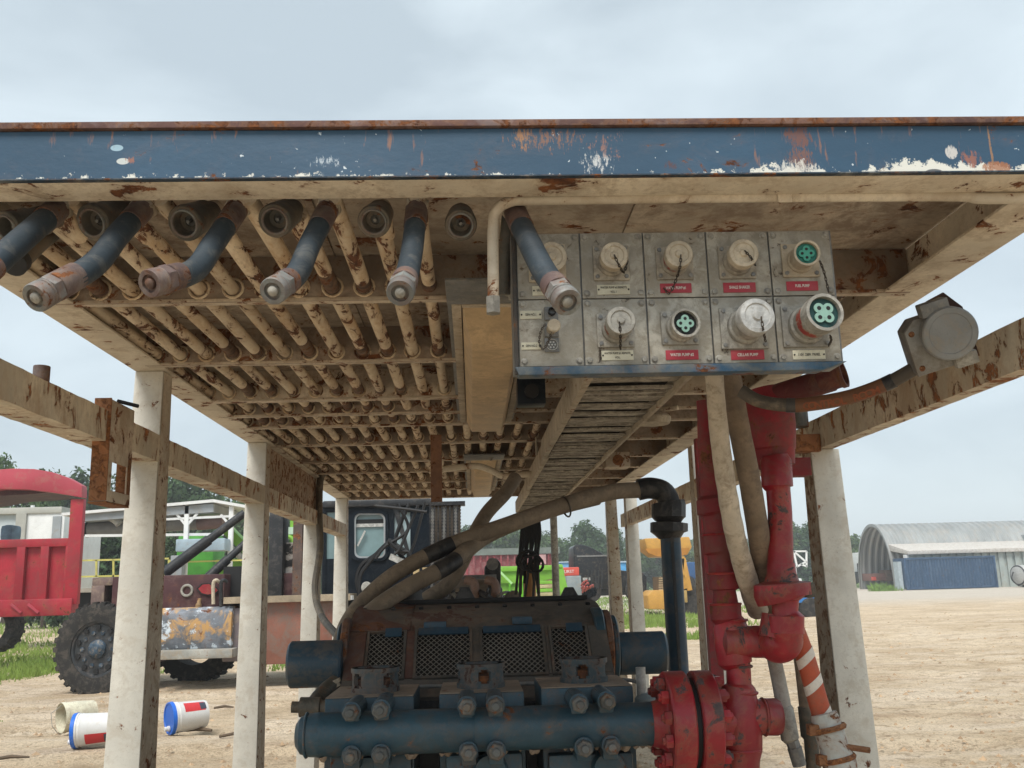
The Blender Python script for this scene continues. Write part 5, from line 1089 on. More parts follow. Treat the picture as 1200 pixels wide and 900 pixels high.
for k, ctl in enumerate((((455, 636), (440, 650), (424, 662), (418, 680), (424, 703)), ((457, 634), (446, 644), (432, 660), (422, 676), (421, 700)), ((480, 590), (470, 612), (463, 640), (478, 660)), ((498, 588), (492, 612), (484, 640), (470, 668)), ((466, 590), (478, 620), (452, 640), (440, 655)), ((455, 634), (468, 645), (480, 648), (478, 665)), ((490, 592), (470, 640), (462, 650)), ((440, 593), (470, 596), (500, 600)))):
    MB().tube(spline([at(x, y, Y=Yc-.3-.05*k) for x, y in ctl], 7), .035 if k < 3 else .026, 7).build('control_hose', black, trk)
for (a, b, c_, d_) in ((455, 634, 475, 648), (458, 652, 480, 662)):
    MB().bar(at(a, b, Y=Yc-.4), at(c_, d_, Y=Yc-.5), .10).build('mirror_arm', blackp if b < 640 else castl, trk)
p = at(427, 690, Y=Yc-.4); MB().lathe([(0, .05), (.05, .08), (.12, .10), (.13, .07)], p, (.5, -1, .2), 16).build('horn', castm, trk)
PB_(372, 699, 412, 703, 16.0, .3).build('step_plate', whitep, trk)
# chains hanging at the rear
chn = thing('chain_curtain', tuple(at(522, 590, Y=11.2)), 'row of dark roller chains hanging behind the roof, right of the navy cab', 'chains')
PB_(504, 588, 545, 591.5, 11.15, .2).build('chain_bar', blackp, chn)
for k in range(8):
    x = 507+k*4.5; p = at(x, 591, Y=11.2); q = at(x-1+.2*k, 700, Y=11.2); nn = 56; mb = MB()
    for i in range(nn):
        c = lerp(p, q, (i+.5)/nn); w_ = .016 if i % 2 else .010
        mb.box(c-Vector((w_, .012, .011)), c+Vector((w_, .012, .011)))
    mb.build('chain', chainm if k % 3 else castd, chn, smooth=False)
PB_(503, 591, 541, 705, 11.6, .1).build('backing_sheet', blackp, chn)
# engine behind the pump
eng = thing('engine_unit', tuple(at(570, 735, Y=9.5)), 'black engine with wrapped exhaust pipes just behind the pump', 'engine')
eng.location.z = GZ; eng['_w'] = tuple(eng.location)
for (x0_, x1_, y_) in ((532, 553, 686), (556, 572, 686)):
    p = at(x0_, y_, Y=9.3); q = at(x1_, y_, Y=9.3); MB().cyl(p, q, .062, n=16).build('exhaust_pipe', mat('wrap_grey', (.34, .30, .26), .3, rust=.3, rscale=10, bump=.5), eng)
for x in (554, 578): 
    p = at(x, 683, Y=9.2); MB().tube(spline([p+Vector((-.07, 0, .03)), p+Vector((.01, -.02, .0)), p+Vector((.02, -.03, -.10)), p+Vector((-.02, -.03, -.22))], 5), .042, 12).build('exhaust_elbow', mat('elbow_pink_rust', (.27, .18, .145), .4, rust=.3, rscale=10, bump=.5), eng)
PB_(512, 675, 582, 679, 9.4, .3).build('top_cover', castd, eng); PB_(518, 679, 585, 684, 9.5, .4).build('rail', blackp, eng)
MB().prism([at(x, y, Y=9.6) for x, y in ((568, 684), (568, 664), (575, 655), (583, 655), (587, 660), (587, 706), (568, 706))], (0, .4, 0)).build('radiator_end', blackp, eng, .02)
c = at(577, 661, Y=9.55); MB().lathe([(0, .06), (.04, .06)], c, (0, -1, 0), 16).build('pulley', castd, eng)
PB_(500, 690, 590, 735, 9.7, 1.1).build('block', blackp, eng, .03); PB_(505, 733, 585, 830, 9.9, .9).build('stand', black, eng)
MB().lathe([(0, .14), (.10, .14), (.10, .11), (.02, .11)], at(490, 700, Y=9.0), Vector((-.6, -.8, .1)), 20).build('air_inlet', blackp, eng)
for k in range(12):
    a = (random.uniform(500, 580), random.uniform(690, 705)); b = (a[0]+random.uniform(-25, 25), a[1]+random.uniform(-14, 10))
    MB().tube(spline([at(a[0], a[1], Y=9.2), at((a[0]+b[0])/2, (a[1]+b[1])/2+random.uniform(-6, 6), Y=9.0), at(b[0], b[1], Y=9.2)], 5), random.uniform(.012, .03), 7).build('engine_line', random.choice((blackp, castd, coupm)), eng)
MB().prism([at(x, y, Y=9.0) for x, y in ((588, 706), (592, 697), (600, 692), (607, 692), (612, 706))], (0, .1, 0)).build('curved_bracket', coupm, eng, .01)
for x in (484, 495): PB_(x, 665, x+7, 680, 13.0, .2).build('oil_filter', mat('filter_tan', (.5, .38, .2), .2), eng)
# hanging cable bundle with orange post, grey conduit pole
bd = thing('cable_bundle', tuple(at(622, 600, Y=8.4)), 'bundle of black cables looped and tied round an orange post behind the pump', 'cables')
for k in range(11):
    x = 611+k*2.2; y1 = random.uniform(668, 706); P = [at(x+random.uniform(-3, 3), 600, Y=8.4), at(x, 625, Y=8.35), at(x-3+random.uniform(-2, 2), 652, Y=8.3), at(x-2+random.uniform(-6, 5), y1, Y=8.4)]
    MB().tube(spline(P, 6), .013, 6).build('cable', black, bd)
for k in range(4): MB().torus(at(616+k*3, 655+k*2, Y=8.28), (random.uniform(-.5, .5), .6, random.uniform(.2, 1)), .085, .012, 16, 6).build('loop', black, bd)
post_o = at(620, 660, Y=8.5); single(MB().cyl((post_o.x, 8.5, GZ), (post_o.x, 8.5, post_o.z), .055, n=14), 'orange_post', mat('post_orange', (.42, .21, .07), .3, rust=.3, rscale=6, bump=.3), 'weathered orange post wrapped by the black cable bundle', 'post', org=(post_o.x, 8.5, GZ))
pt = at(648, 590, Y=9.9); single(MB().cyl((pt.x, 9.9, GZ), (pt.x, 9.9, pt.z), .037, n=14), 'metal_pole', castm, 'thin grey steel pole standing right of the cable bundle', 'pole', org=(pt.x, 9.9, GZ))

# ================================================================ background, far left
tr = thing('red_trailer', tuple(at(40, 722, Y=22)), 'bright red ribbed trailer with an arched red end hoop at the left edge', 'trailer')
Yt = 22.0
PB_(-60, 634, 87, 640, Yt, .14).build('top_rail', pinkred, tr, .02); PB_(-60, 640, 84, 705, Yt+.12, .05).build('side_sheet', pinkred, tr)
for x in (-20, 20, 48, 77): PB_(x, 640, x+5, 705, Yt, .13).build('rib', pinkred, tr, .01)
PB_(-60, 705, 83, 721, Yt-.1, .4).build('bottom_rail', pinkred, tr, .03)
PB_(83, 585, 90, 708, Yt-.02, .16).build('corner_post', pinkred, tr, .01)
P = [(96, 583), (96, 569), (80, 560), (60, 553), (40, 549.5), (15, 549), (-15, 551), (-40, 556), (-70, 565), (-70, 590), (-40, 580), (0, 573), (30, 573.5), (60, 577)]
MB().prism([at(x, y, Y=Yt-.1) for x, y in P], (0, .3, 0)).build('arch_hoop', redarch, tr, .02)
MB().prism([at(x, y, Y=Yt+.21) for x, y in ((60, 577), (30, 573.5), (0, 573), (-40, 580), (-40, 588), (0, 581), (30, 579.5))], (0, 1.6, 0)).build('arch_roof', maroon, tr)
for a in (25, 45): MB().bar(at(a, 718, Y=Yt-.12), at(a-12, 708, Y=Yt-.12), .05).build('hook_bar', redarch, tr)
wheel(-10, 735, 22.3, .55, tr, hub=False, n=16)
bx = thing('white_box_body', tuple(at(35, 690, Y=30)), 'white box truck body seen over the red trailer side', 'box body')
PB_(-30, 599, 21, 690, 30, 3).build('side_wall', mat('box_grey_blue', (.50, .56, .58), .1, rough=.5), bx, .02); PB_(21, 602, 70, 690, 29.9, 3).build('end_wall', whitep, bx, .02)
PB_(-30, 596, 72, 601, 29.85, 3.2).build('roof_edge', mat('edge_grey', (.42, .42, .38), .1), bx, .02); PB_(62, 605, 66, 690, 29.85, .1).build('door_post', greyp, bx); PB_(19, 602, 24, 690, 29.8, .12).build('corner_post', mat('edge_grey', (0, 0, 0)), bx)
p = at(38, 598, Y=30); MB().cyl(p, p+Vector((0, 0, .15)), .06).build('vent', whitep, bx)
single(PB_(0, 615, 14, 634, 23.4, .5), 'blue_tarp', mat('tarp_blue', (.15, .24, .33), .4), 'blue grey bundle lying in the red trailer at the left edge', 'tarp', org=tuple(at(7, 634, Y=23.6)), bevel=.1)
# white canopied deck
dk = thing('white_canopy_shelter', tuple(at(180, 712, Y=26)), 'white flat roofed shelter with grey ducts and yellow railings behind the truck', 'shelter')
Yd = 26
for (a, b, c_, d_) in ((72, 601, 250, 585), (250, 585, 300, 594)):
    MB().prism([at(a, b, Y=Yd), at(c_, d_, Y=Yd), at(c_, d_+3.4, Y=Yd), at(a, b+3.4, Y=Yd)], (0, 3.2, 0)).build('roof_edge', whitep, dk)
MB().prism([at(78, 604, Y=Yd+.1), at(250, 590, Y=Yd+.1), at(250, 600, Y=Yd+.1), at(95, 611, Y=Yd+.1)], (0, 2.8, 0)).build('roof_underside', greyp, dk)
for x, yt in ((92, 604), (219, 592), (271, 593)):
    p = at(x, yt, Y=Yd+.1); MB().box((p.x-.06, Yd+.1, GZ), (p.x+.06, Yd+.22, p.z)).build('post', whitep, dk, .01)
    if x != 92:
        for s_ in (-1, 1): MB().bar(p+Vector((0, .05, -.55)), p+Vector((s_*.28, .05, -.22)), .06).build('knee_brace', whitep, dk)
MB().bar(at(100, 628, Y=Yd+.2), at(262, 626, Y=Yd+.2), .07).build('crossbar', whitep, dk)
MB().bar(at(186, 609, Y=Yd+.15), at(290, 604, Y=Yd+.15), .06).build('crossbar', whitep, dk)
MB().cyl(at(101, 621, Y=Yd+.8), at(232, 612, Y=Yd+.8), .20, n=20).build('duct', duct, dk); MB().cyl(at(101, 621, Y=Yd+.79), at(104, 620.8, Y=Yd+.79), .21, n=20).build('duct_ring', black, dk)
MB().cyl(at(232, 614, Y=Yd+.7), at(262, 611, Y=Yd+.7), .18, n=18).build('duct', mat('duct_maroon', (.2, .13, .12), .2), dk)
MB().tube(spline([at(106, 603, Y=Yd+.4), at(122, 603, Y=Yd+.4), at(135, 609, Y=Yd+.4), at(140, 614, Y=Yd+.4)], 5), .11, 12).build('duct_bend', castl, dk)
for y in (656, 675):
    MB().bar(at(88, y+1, Y=Yd-.1), at(198, y-1.5, Y=Yd-.1), .045).build('railing', yellr, dk)
    MB().bar(at(200, y+3, Y=Yd-.1), at(300, y, Y=Yd-.1), .04).build('railing', yellr, dk)
for x in (113, 133, 198, 199): MB().bar(at(x, 656, Y=Yd-.1), at(x, 676, Y=Yd-.1), .045).build('railing', yellr, dk)
PB_(84, 690, 110, 694, Yd-.3, 3).build('deck', mat('deck_tan', (.4, .36, .3), .2), dk); PB_(86, 694, 130, 716, Yd, 3).build('deck_base', black, dk)
PB_(206, 632, 263, 645, Yd-.5, .6).build('blue_crate', pblue2, dk, .03); PB_(200, 651, 212, 690, Yd-.3, .3).build('cabinet', greyp, dk, .02)
# lime green machine
gm_ = thing('lime_machine', tuple(at(250, 700, Y=30)), 'lime green machine with a slanted boom standing behind the white shelter', 'machine')
MB().prism([at(x, y, Y=29) for x, y in ((258, 622), (266, 614), (300, 648), (300, 664))], (0, .6, 0)).build('boom', lime, gm_, .03)
PB_(252, 655, 290, 680, 29.3, 1.5).build('body', lime, gm_, .08); PB_(205, 625, 250, 690, 31, 1.5).build('tank', mat('deep_green', (.07, .30, .04), .2), gm_, .3)
PB_(286, 640, 314, 690, 29.6, 1.2).build('cab', lime, gm_, .05); MB().cyl(at(262, 634, Y=28.9), at(298, 668, Y=28.9), .09).build('boom_cylinder', castl, gm_)
g2 = thing('green_reel', tuple(at(336, 690, Y=29)), 'lime green pulley and pipes seen between the black mast columns', 'reel')
MB().torus(at(337, 636, Y=29), (0, 1, 0), .18, .06, 20, 8).build('pulley', lime, g2); PB_(331, 618, 346, 626, 29, .3).build('bar', mat('mint', (.45, .62, .5), .1), g2); PB_(340, 610, 343, 690, 29.1, .2).build('pipe', lime, g2)

# buckets and debris
def bucket(x, y, Zr, yaw, r, h, body, lid, label, lettering=False, old=False):
    g = at(x, y, Z=GZ); t = thing('bucket', (g.x, g.y, GZ+.02), label, 'bucket', 'plastic buckets lying on the sand')
    c = Vector((g.x, g.y, GZ+r+.012)); d = Vector((cos(yaw), sin(yaw), .04))   # from lid to base
    MB().lathe([(0, r), (.02, r*1.03), (.035, r*1.03), (.04, r*.985), (.06, r*.985), (.065, r*1.01), (.075, r*.98), (h-.01, r*.88), (h, r*.86), (h, .01)] if not old else [(0, r*.97), (0, r), (.04, r*1.03), (.045, r*.98), (h*.5, r*.97), (h*.7, r*.93), (h, r*.86), (h, r*.5), (h-.01, .01), (h-.02, .01), (h-.02, r*.8), (.01, r*.95)], c, d, 36, closed=old).build('body', body, t)
    if lid is not None:
        MB().lathe([(-.012, .005), (-.012, r*.90), (-.020, r*.93), (-.020, r*1.03), (.018, r*1.06), (.02, r*1.0)], c, d, 36).build('lid', lid, t)
        u = Vector((0, 0, 1)); s_ = d.cross(u).normalized(); sp = c-d*.012-u*r*.62+s_*r*.1
        MB().lathe([(0, .030), (.02, .030), (.022, .024), (.05, .024), (.055, .02)], sp, -d, 16).build('spout', bucketw, t)
        lw = 1.1; vs = []; a0 = radians(60 if yaw < .2 else 200)
        mid = math.atan2(-.55 if yaw < .2 else .55, 1)
        u2 = d.cross(Vector((0, 0, 1))).normalized(); w2 = u2.cross(d)
        toC = Vector((0, -1, .0)); base = math.atan2(w2.dot(toC), u2.dot(toC))
        off = 0.75 if lettering == 'up' else -.55
        if (u2*cos(base+.75)+w2*sin(base+.75)).z < (u2*cos(base-.75)+w2*sin(base-.75)).z: off = -off
        for (t0, t1, mm, nm, a_, b_) in ((.12, .36, mat('bucket_label_red', (.50, .03, .035), .15, rough=.4, bump=0), 'label', off-.38, off+.38), (.30, .37, mat('bucket_label_dark', (.05, .06, .09), .2, bump=0), 'label_band', off-.30, off+.30)):
            mb = MB(); vs = []; k1 = 12
            for i in range(k1+1):
                an = base+lerp(a_, b_, i/k1)
                for tt in (t0*h/.4, t1*h/.4): rr_ = r*lerp(1.0, .865, tt/h)+.002+(.001 if nm == 'label_band' else 0); vs.append(c+d*tt+(u2*cos(an)+w2*sin(an))*rr_)
            mb.add(vs, [(2*i, 2*i+1, 2*i+3, 2*i+2) for i in range(k1)]); mb.build(nm, mm, t)
    else:
        MB().tube([c+Vector((0, 0, r))+d*.05, c+Vector((-.05, -.1, r*.4))-d*.02, c+Vector((-.02, -.12, -r*.4))-d*.02, c+Vector((0, -.1, -r))+d*.03], .004, 6).build('handle', castm, t)
    return t
bucket(88, 878, 0, .10, .165, .40, bucketw, lidblue, 'white bucket with a blue lid, nearest to the left post', 'down')
bucket(199, 862, 0, .62, .165, .38, bucketw, lidblue, 'white bucket with blue lid and red label, lying right of the left post', 'up')
bucket(70, 861, 0, .75, .165, .36, bucketo, None, 'old open yellowed bucket lying behind the blue lidded one', old=True)
for (x, y, yaw, L_, w_, lab) in ((10, 893, .3, .35, .03, 'short dry stick at the lower left corner'), (228, 859, -.3, .42, .05, 'dark flat strip of bark lying beside the right bucket'), (262, 832, .1, .25, .03, 'small dry twig lying beyond the buckets'), (274, 865, .5, .3, .03, 'dark curled twig near the second left post')):
    g = at(x, y, Z=GZ); d = Vector((cos(yaw), sin(yaw), 0)); single(MB().tube([g+Vector((0, 0, .03))-d*L_*.5, g+Vector((.01, .02, .045)), g+Vector((0, 0, .03))+d*L_*.5], [w_*.5, w_*.6, w_*.3], 7), 'stick', stick, lab, 'stick', org=tuple(g))

# ================================================================ background, centre
def far(x, y, Y): p = at(x, y, Y=Y); return (p.x, Y, GZ)
rc = thing('red_boxcar', far(600, 690, 62), 'faded red ribbed boxcar container behind the lime dumpster', 'container')
PB_(480, 648, 655, 690, 62, 3).build('body', cred, rc)
for k in range(22): PB_(482+8*k, 648, 485+8*k, 690, 61.85, .15).build('rib', cred, rc)
PB_(480, 645.5, 656, 648.3, 61.8, 3.4).build('roof', mat('grey_green_roof', (.16, .19, .17), .2), rc); PB_(631, 650, 640, 661, 61.7, .1).build('faded_patch', mat('pink_patch', (.5, .3, .3), .2), rc)
gd = thing('green_dumpster', far(620, 705, 32), 'lime green roll-off dumpster behind the cable bundle', 'dumpster')
MB().prism([at(x, y, Y=32) for x, y in ((578, 668), (659, 661), (662, 672), (655, 677), (622, 684), (578, 684))], (0, 2.3, 0)).build('body', lime, gd, .04)
PB_(577, 664, 660, 668, 31.9, 2.5).build('top_rail', lime, gd, .03); PB_(578, 684, 625, 704, 32.1, 2.2).build('lower_body', lime, gd, .03)
for x in (583, 596, 610): PB_(x, 684, x+3, 704, 31.95, .15).build('rib', mat('lime_shade', (.15, .50, .03), .1), gd)
MB().prism([at(x, y, Y=31.9) for x, y in ((652, 663), (659, 663), (668, 700), (658, 706))], (0, .5, 0)).build('side_arm', lime, gd, .03)
MB().bar(at(584, 668, Y=31.8), at(600, 684, Y=31.8), .07).build('ladder_bar', mat('pale_lime', (.4, .7, .3), .1), gd)
pl_ = thing('pallet_stack', far(640, 702, 30), 'stack of pale green and tan pallets in front of the dumpster', 'pallets')
for k in range(5): PB_(621, 681+4.6*k, 655, 684+4.6*k, 30, 1.2).build('pallet', mat('pallet_tan', (.45, .40, .22), .25) if k % 2 else lime, pl_, .01)
for x in (622, 637, 651): PB_(x, 682, x+3, 704, 30.1, .9).build('block', mat('pallet_brown', (.2, .2, .08), .3), pl_)
sb = thing('black_truck', far(725, 690, 46), 'black sleeper cab truck with a raked roof fairing parked in the centre distance', 'truck')
Ys = 46
MB().prism([at(x, y, Y=Ys) for x, y in ((672, 690), (672, 641), (674, 638.5), (684, 638.5), (694, 642), (704, 647.5), (714, 654), (714, 690))], (0, 2.4, 0)).build('sleeper', semib, sb, .05)
MB().prism([at(x, y, Y=Ys+.05) for x, y in ((714, 654), (722, 660), (726, 668), (754, 671), (758, 676), (758, 692), (714, 692))], (0, 2.3, 0)).build('cab_hood', semib, sb, .06)
PB_(676, 651, 713, 651.9, Ys-.03, .05).build('trim_strip', castd, sb); PB_(680, 690, 740, 697, Ys+.1, 2).build('chassis', black, sb)
for (x, y) in ((745, 692), (693, 693), (684, 694)):
    c = at(x, y, Y=Ys-.02); w = MB().lathe([(0, .28), (0, .46), (.05, .5), (.28, .5), (.3, .3)], c, (0, 1, 0), 28).build('wheel', tyre, sb); MB().lathe([(0, .27), (.08, .2), (.05, .1)], c, (0, 1, 0), 20).build('rim', castl, w)
PB_(683, 677, 692, 680, Ys-.1, .05).build('number_plate', castl, sb)
for k in range(5): MB().bar(at(690+4*k, 668, Y=Ys-.3), at(690+4*k+random.uniform(-2, 2), 690, Y=Ys-.3), .05).build('rack_bar', blackp, sb)
MB().prism([at(x, y, Y=Ys-.02) for x, y in ((716, 661), (722, 662), (725, 668), (716, 668))], (0, .04, 0)).build('side_window', cabglass, sb)
rbx = single(PB_(659, 665, 679, 674.5, 40, 1.5), 'red_tank_box', redp, 'small bright red box left of the black truck', 'box', org=far(669, 690, 40), bevel=.05)
text('HURST', .18, at(665, 670, Y=39.98), rbx, inkw, ext=.002)
rbx.location.z = rbx.location.z
single(PB_(664, 675, 682, 700, 39, 1.2), 'grey_cabinet', mat('cabinet_grey', (.25, .30, .32), .15, dirt=.3), 'grey metal cabinet standing below the red box', 'cabinet', org=far(673, 700, 39), bevel=.04)
pk = thing('red_hose_rack', far(686, 700, 38), 'tangle of red pipe fittings beside the grey cabinet', 'pipes')
for k in range(9):
    a = (random.uniform(680, 692), random.uniform(684, 697)); b = (a[0]+random.uniform(-7, 7), a[1]+random.uniform(-8, 6)); MB().tube(spline([at(*a, Y=38), at((a[0]+b[0])/2+2, (a[1]+b[1])/2-3, Y=37.8), at(*b, Y=38)], 4), .035, 7).build('pipe', mat('dusty_red', (.4, .10, .09), .3), pk)
for (a, b, c_, d_, Y_, m_, lb) in ((655, 659, 673, 665, 75, mat('sky_blue', (.16, .36, .58), .1), 'pale blue container roof peeking out left of the black truck'), (705, 659, 735, 669, 70, mat('cyan_blue', (.08, .33, .62), .1), 'bright blue container just behind the black truck hood')):
    t = thing('blue_container', far((a+c_)/2, 690, Y_), lb, 'container'); PB_(a, b, c_, 690, Y_, 3).build('body', m_, t, .03); PB_(a-.5, b-.8, c_+.5, b, Y_-.1, 3.2).build('roof', mat('roof_pale', (.4, .5, .58), .1), t)
ld = thing('yellow_loader', far(785, 714, 42), 'yellow wheel loader with its bucket raised behind the blue standpipe', 'loader')
Yl = 42
MB().prism([at(x, y, Y=Yl) for x, y in ((755, 631), (808, 629), (811, 641), (806, 650), (795, 652), (770, 652), (758, 643))], (0, 2.2, 0)).build('bucket', yellow, ld, .06)
MB().prism([at(x, y, Y=Yl-.02) for x, y in ((756, 643), (808, 642), (805, 650), (796, 652), (770, 652), (760, 648))], (0, .1, 0)).build('bucket_lip', mat('dark_yellow', (.45, .20, .03), .2), ld)
MB().prism([at(x, y, Y=Yl) for x, y in ((759, 698), (765, 692), (804, 690), (808, 712), (800, 715), (760, 714))], (0, 2, 0)).build('counterweight', yellow, ld, .08)
PB_(772, 676, 792, 693, Yl+.3, 1.5).build('grille', mat('grille_brown', (.2, .13, .07), .3), ld)
for k in range(6): PB_(772, 677+2.6*k, 792, 678+2.6*k, Yl+.22, .06).build('grille_slat', mat('slat_tan', (.4, .3, .18), .2), ld)
for (a, b, c_, d_) in ((797, 700, 799, 652), (803, 690, 790, 652), (808, 692, 800, 654)): MB().bar(at(a, b, Y=Yl-.1), at(c_, d_, Y=Yl-.1), .22).build('lift_arm', yellow, ld, .02)
for (x, y) in ((811, 704), (770, 712)): 
    if x > 800: MB().lathe([(0, .3), (0, .62), (.5, .62), (.5, .3)], at(x, y, Y=Yl-.05), (0, 1, 0), 24).build('wheel', tyre, ld)
PB_(795, 692, 806, 706, Yl-.3, .3).build('tool_box', mat('brass_box', (.35, .24, .08), .3), ld, .03)
bt = thing('blue_truck', far(806, 690, 60), 'dark blue truck parked far behind the yellow loader', 'truck'); PB_(796, 659, 830, 678, 60, 2).build('body', mat('truck_blue', (.03, .09, .22), .2), bt, .1); PB_(802, 676, 835, 684, 60.1, 1.6).build('chassis', castd, bt)
for x in (806, 826): MB().lathe([(0, .2), (0, .5), (.3, .5), (.3, .2)], at(x, 684, Y=60-.1), (0, 1, 0), 20).build('wheel', tyre, bt)
# ================================================================ background, right
qh = thing('quonset_hut', far(1130, 690, 92), 'large ribbed steel quonset barn with an open end and pale eave on the right', 'barn')
YQ = 94; pL = at(1049, 690, Y=YQ); xL = pL.x; Hq = at(1045, 616, Y=YQ).z-GZ+.25; Wq = 8.5; xR = xL+48
def arch(k, rr_=1.0): a = pi*k/28; return (YQ+Wq/2-cos(a)*Wq/2*rr_, GZ+(sin(a)**.8)*Hq*rr_ if 0 < k < 28 else GZ)
n_r = 70; mb = MB(); vs = []
step = (xR-xL)/n_r
prof_ = []
for i in range(n_r):
    for f_, o_ in ((.0, 0), (.22, .16), (.55, .16), (.77, 0)): prof_.append((xL+step*(i+f_), 1+o_/Hq))
for (x, s_) in prof_:
    for k in range(29): y_, z_ = arch(k, s_); vs.append((x, y_, z_))
mb.add(vs, [(i*29+k, i*29+k+1, (i+1)*29+k+1, (i+1)*29+k) for i in range(len(prof_)-1) for k in range(28)]); mb.build('arch_shell', galv, qh, ang=25)
mb = MB(); vs = []
for x in (xL-.05, xL+.25):
    for s_ in (.985, 1.03):
        for k in range(29): y_, z_ = arch(k, s_); vs.append((x, y_, z_))
mb.add(vs, [(k, k+1, 29+k+1, 29+k) for k in range(28)]+[(29+k, 30+k, 87+k+1, 87+k) for k in range(28)]+[(58+k, 87+k, 88+k, 59+k) for k in range(28)]); mb.build('end_rim', galv, qh)
zE = at(1060, 650, Y=YQ-3.2).z; zE1 = at(1060, 643, Y=YQ-3.2).z
MB().prism([(xL+.1, YQ-3.4, zE), (xL+.1, YQ-3.4, zE+.35), (xL+.1, YQ+.9, zE1+.6), (xL+.1, YQ+.9, zE+.5)], (xR-xL, 0, 0)).build('eave', mat('eave_white', (.55, .52, .48), .12, rough=.6, dirt=.4), qh, .03)
for k in range(60):
    x = xL+.3+.8*k; MB().box((x, YQ-3.0, GZ), (x+.5, YQ-2.85, zE)).build('wall_rib', cgreen, qh)
MB().box((xL+.3, YQ-2.83, GZ), (xR, YQ-2.7, zE)).build('side_wall', cgreen, qh)
MB().box((xL+.02, YQ-3.1, GZ), (xL+.3, YQ-2.5, zE)).build('corner_post', whitep, qh)
MB().box((xL+14, YQ+.5, GZ), (xL+14.1, YQ+8, GZ+5)).build('inner_wall', greyp, qh)
bc = thing('blue_container', far(1115, 689, 88), 'dark blue corrugated shipping container in front of the quonset barn', 'container')
YBc = 88; p = at(1059, 654, Y=YBc); q = at(1170, 689, Y=YBc)
MB().box((p.x, YBc+.06, GZ+.15), (q.x, YBc+2.4, p.z)).build('body', cblue, bc)
nb = 30; mb = MB()
for k in range(nb):
    x = lerp(p.x+.1, q.x-.15, k/nb); w_ = (q.x-p.x)/nb
    MB().prism([(x, YBc+.055, GZ+.25), (x+w_*.15, YBc, GZ+.25), (x+w_*.5, YBc, GZ+.25), (x+w_*.65, YBc+.055, GZ+.25)], (0, 0, p.z-GZ-.45)).build('side_panel', cblue, bc)
for z0_, z1_ in ((GZ+.05, GZ+.24), (p.z-.18, p.z+.01)): MB().box((p.x-.03, YBc-.03, z0_), (q.x+.03, YBc+.05, z1_)).build('side_rail', cblue, bc, .01)
for x in (p.x-.03, q.x-.12): MB().box((x, YBc-.04, GZ+.03), (x+.15, YBc+.1, p.z+.02)).build('corner_post', cblue, bc, .01)
MB().box((p.x-.40, YBc+.5, GZ+.1), (p.x-.05, YBc+1.5, p.z-.3)).build('pale_end_frame', mat('frame_pale_blue', (.45, .52, .55), .2), bc)
wc = thing('white_container', far(1016, 690, 110), 'white upright container far left of the quonset barn', 'container')
PB_(1010, 647, 1023, 680, 110, 4).build('body', whitep, wc, .05); PB_(1004, 670, 1022, 682, 109.5, 3).build('base_frame', blackp, wc); PB_(1006, 660, 1010, 678, 109.8, .5).build('dark_frame', black, wc)
ft = thing('flatbed_truck', far(1035, 690, 93), 'rusty red flatbed with goods inside the open barn end', 'truck'); PB_(1021, 672, 1046, 680, 100, 3).build('bed', mat('bed_brown', (.2, .10, .08), .3), ft, .05); PB_(1038, 668, 1048, 681, 99.8, 2).build('cargo', mat('cargo_brown', (.15, .10, .07), .4), ft, .05); PB_(1023, 676, 1027, 680, 99.5, .5).build('tail_light', redp, ft)
tk = thing('tanker', far(1196, 690, 86), 'round silver tank at the right edge by the barn', 'tank')
c = at(1193, 674, Y=86); MB().lathe([(0, .35), (.15, .8), (.3, .9), (4, .9), (4.2, .6)], c+Vector((-.2, 0, 0)), (1, .3, 0), 26).build('barrel', castl, tk); MB().torus(c+Vector((.0, 0, 0)), (1, .3, 0), .82, .07, 22, 6).build('ring', blackp, tk)
for dx in (.6, 2.2): MB().box((c.x+dx, 85.6, GZ), (c.x+dx+.15, 86.6, c.z-.6)).build('leg', blackp, tk)
MB().tube(spline([c+Vector((-.4, 0, .3)), c+Vector((-.6, 0, -.3)), c+Vector((-.1, 0, -.9)), c+Vector((.6, 0, -1))], 5), .05, 7).build('hose', black, tk)
tl = thing('blue_trailer', far(948, 722, 37), 'small blue flat trailer with a black wheel between the red pipes and the white post', 'trailer')
PB_(915, 698, 959, 706, 37, 1.8).build('bed', bluep, tl, .03); PB_(905, 706, 955, 710, 37.1, 1.4).build('frame', black, tl)
for dy in (0, 1.6): w = MB().lathe([(0, .22), (0, .36), (.04, .40), (.24, .40), (.26, .2)], at(951, 713, Y=37+dy-.1) if not dy else at(951, 713, Y=36.9)+Vector((0, 1.6, 0)), (0, 1, 0), 28).build('wheel', tyre, tl)
wt = thing('white_truck', far(935, 700, 60), 'white utility truck with a lattice boom behind the red manifold', 'truck')
PB_(905, 664, 936, 690, 60, 2).build('cab', whitep, wt, .1); PB_(925, 678, 941, 690, 60.2, 1.6).build('body', whitep, wt, .1); PB_(900, 690, 945, 694, 60.1, 1.6).build('chassis', black, wt)
for (a, b, c_, d_) in ((930, 646, 945, 646), (930, 646, 934, 664), (934, 664, 945, 658), (930, 646, 944, 658), (945, 646, 945, 664), (938, 661, 946, 664)): MB().bar(at(a, b, Y=59.9), at(c_, d_, Y=59.9), .10).build('boom_bar', whitep, wt)
for x in (912, 936): MB().lathe([(0, .2), (0, .5), (.3, .5), (.3, .2)], at(x, 693, Y=59.8), (0, 1, 0), 20).build('wheel', tyre, wt)

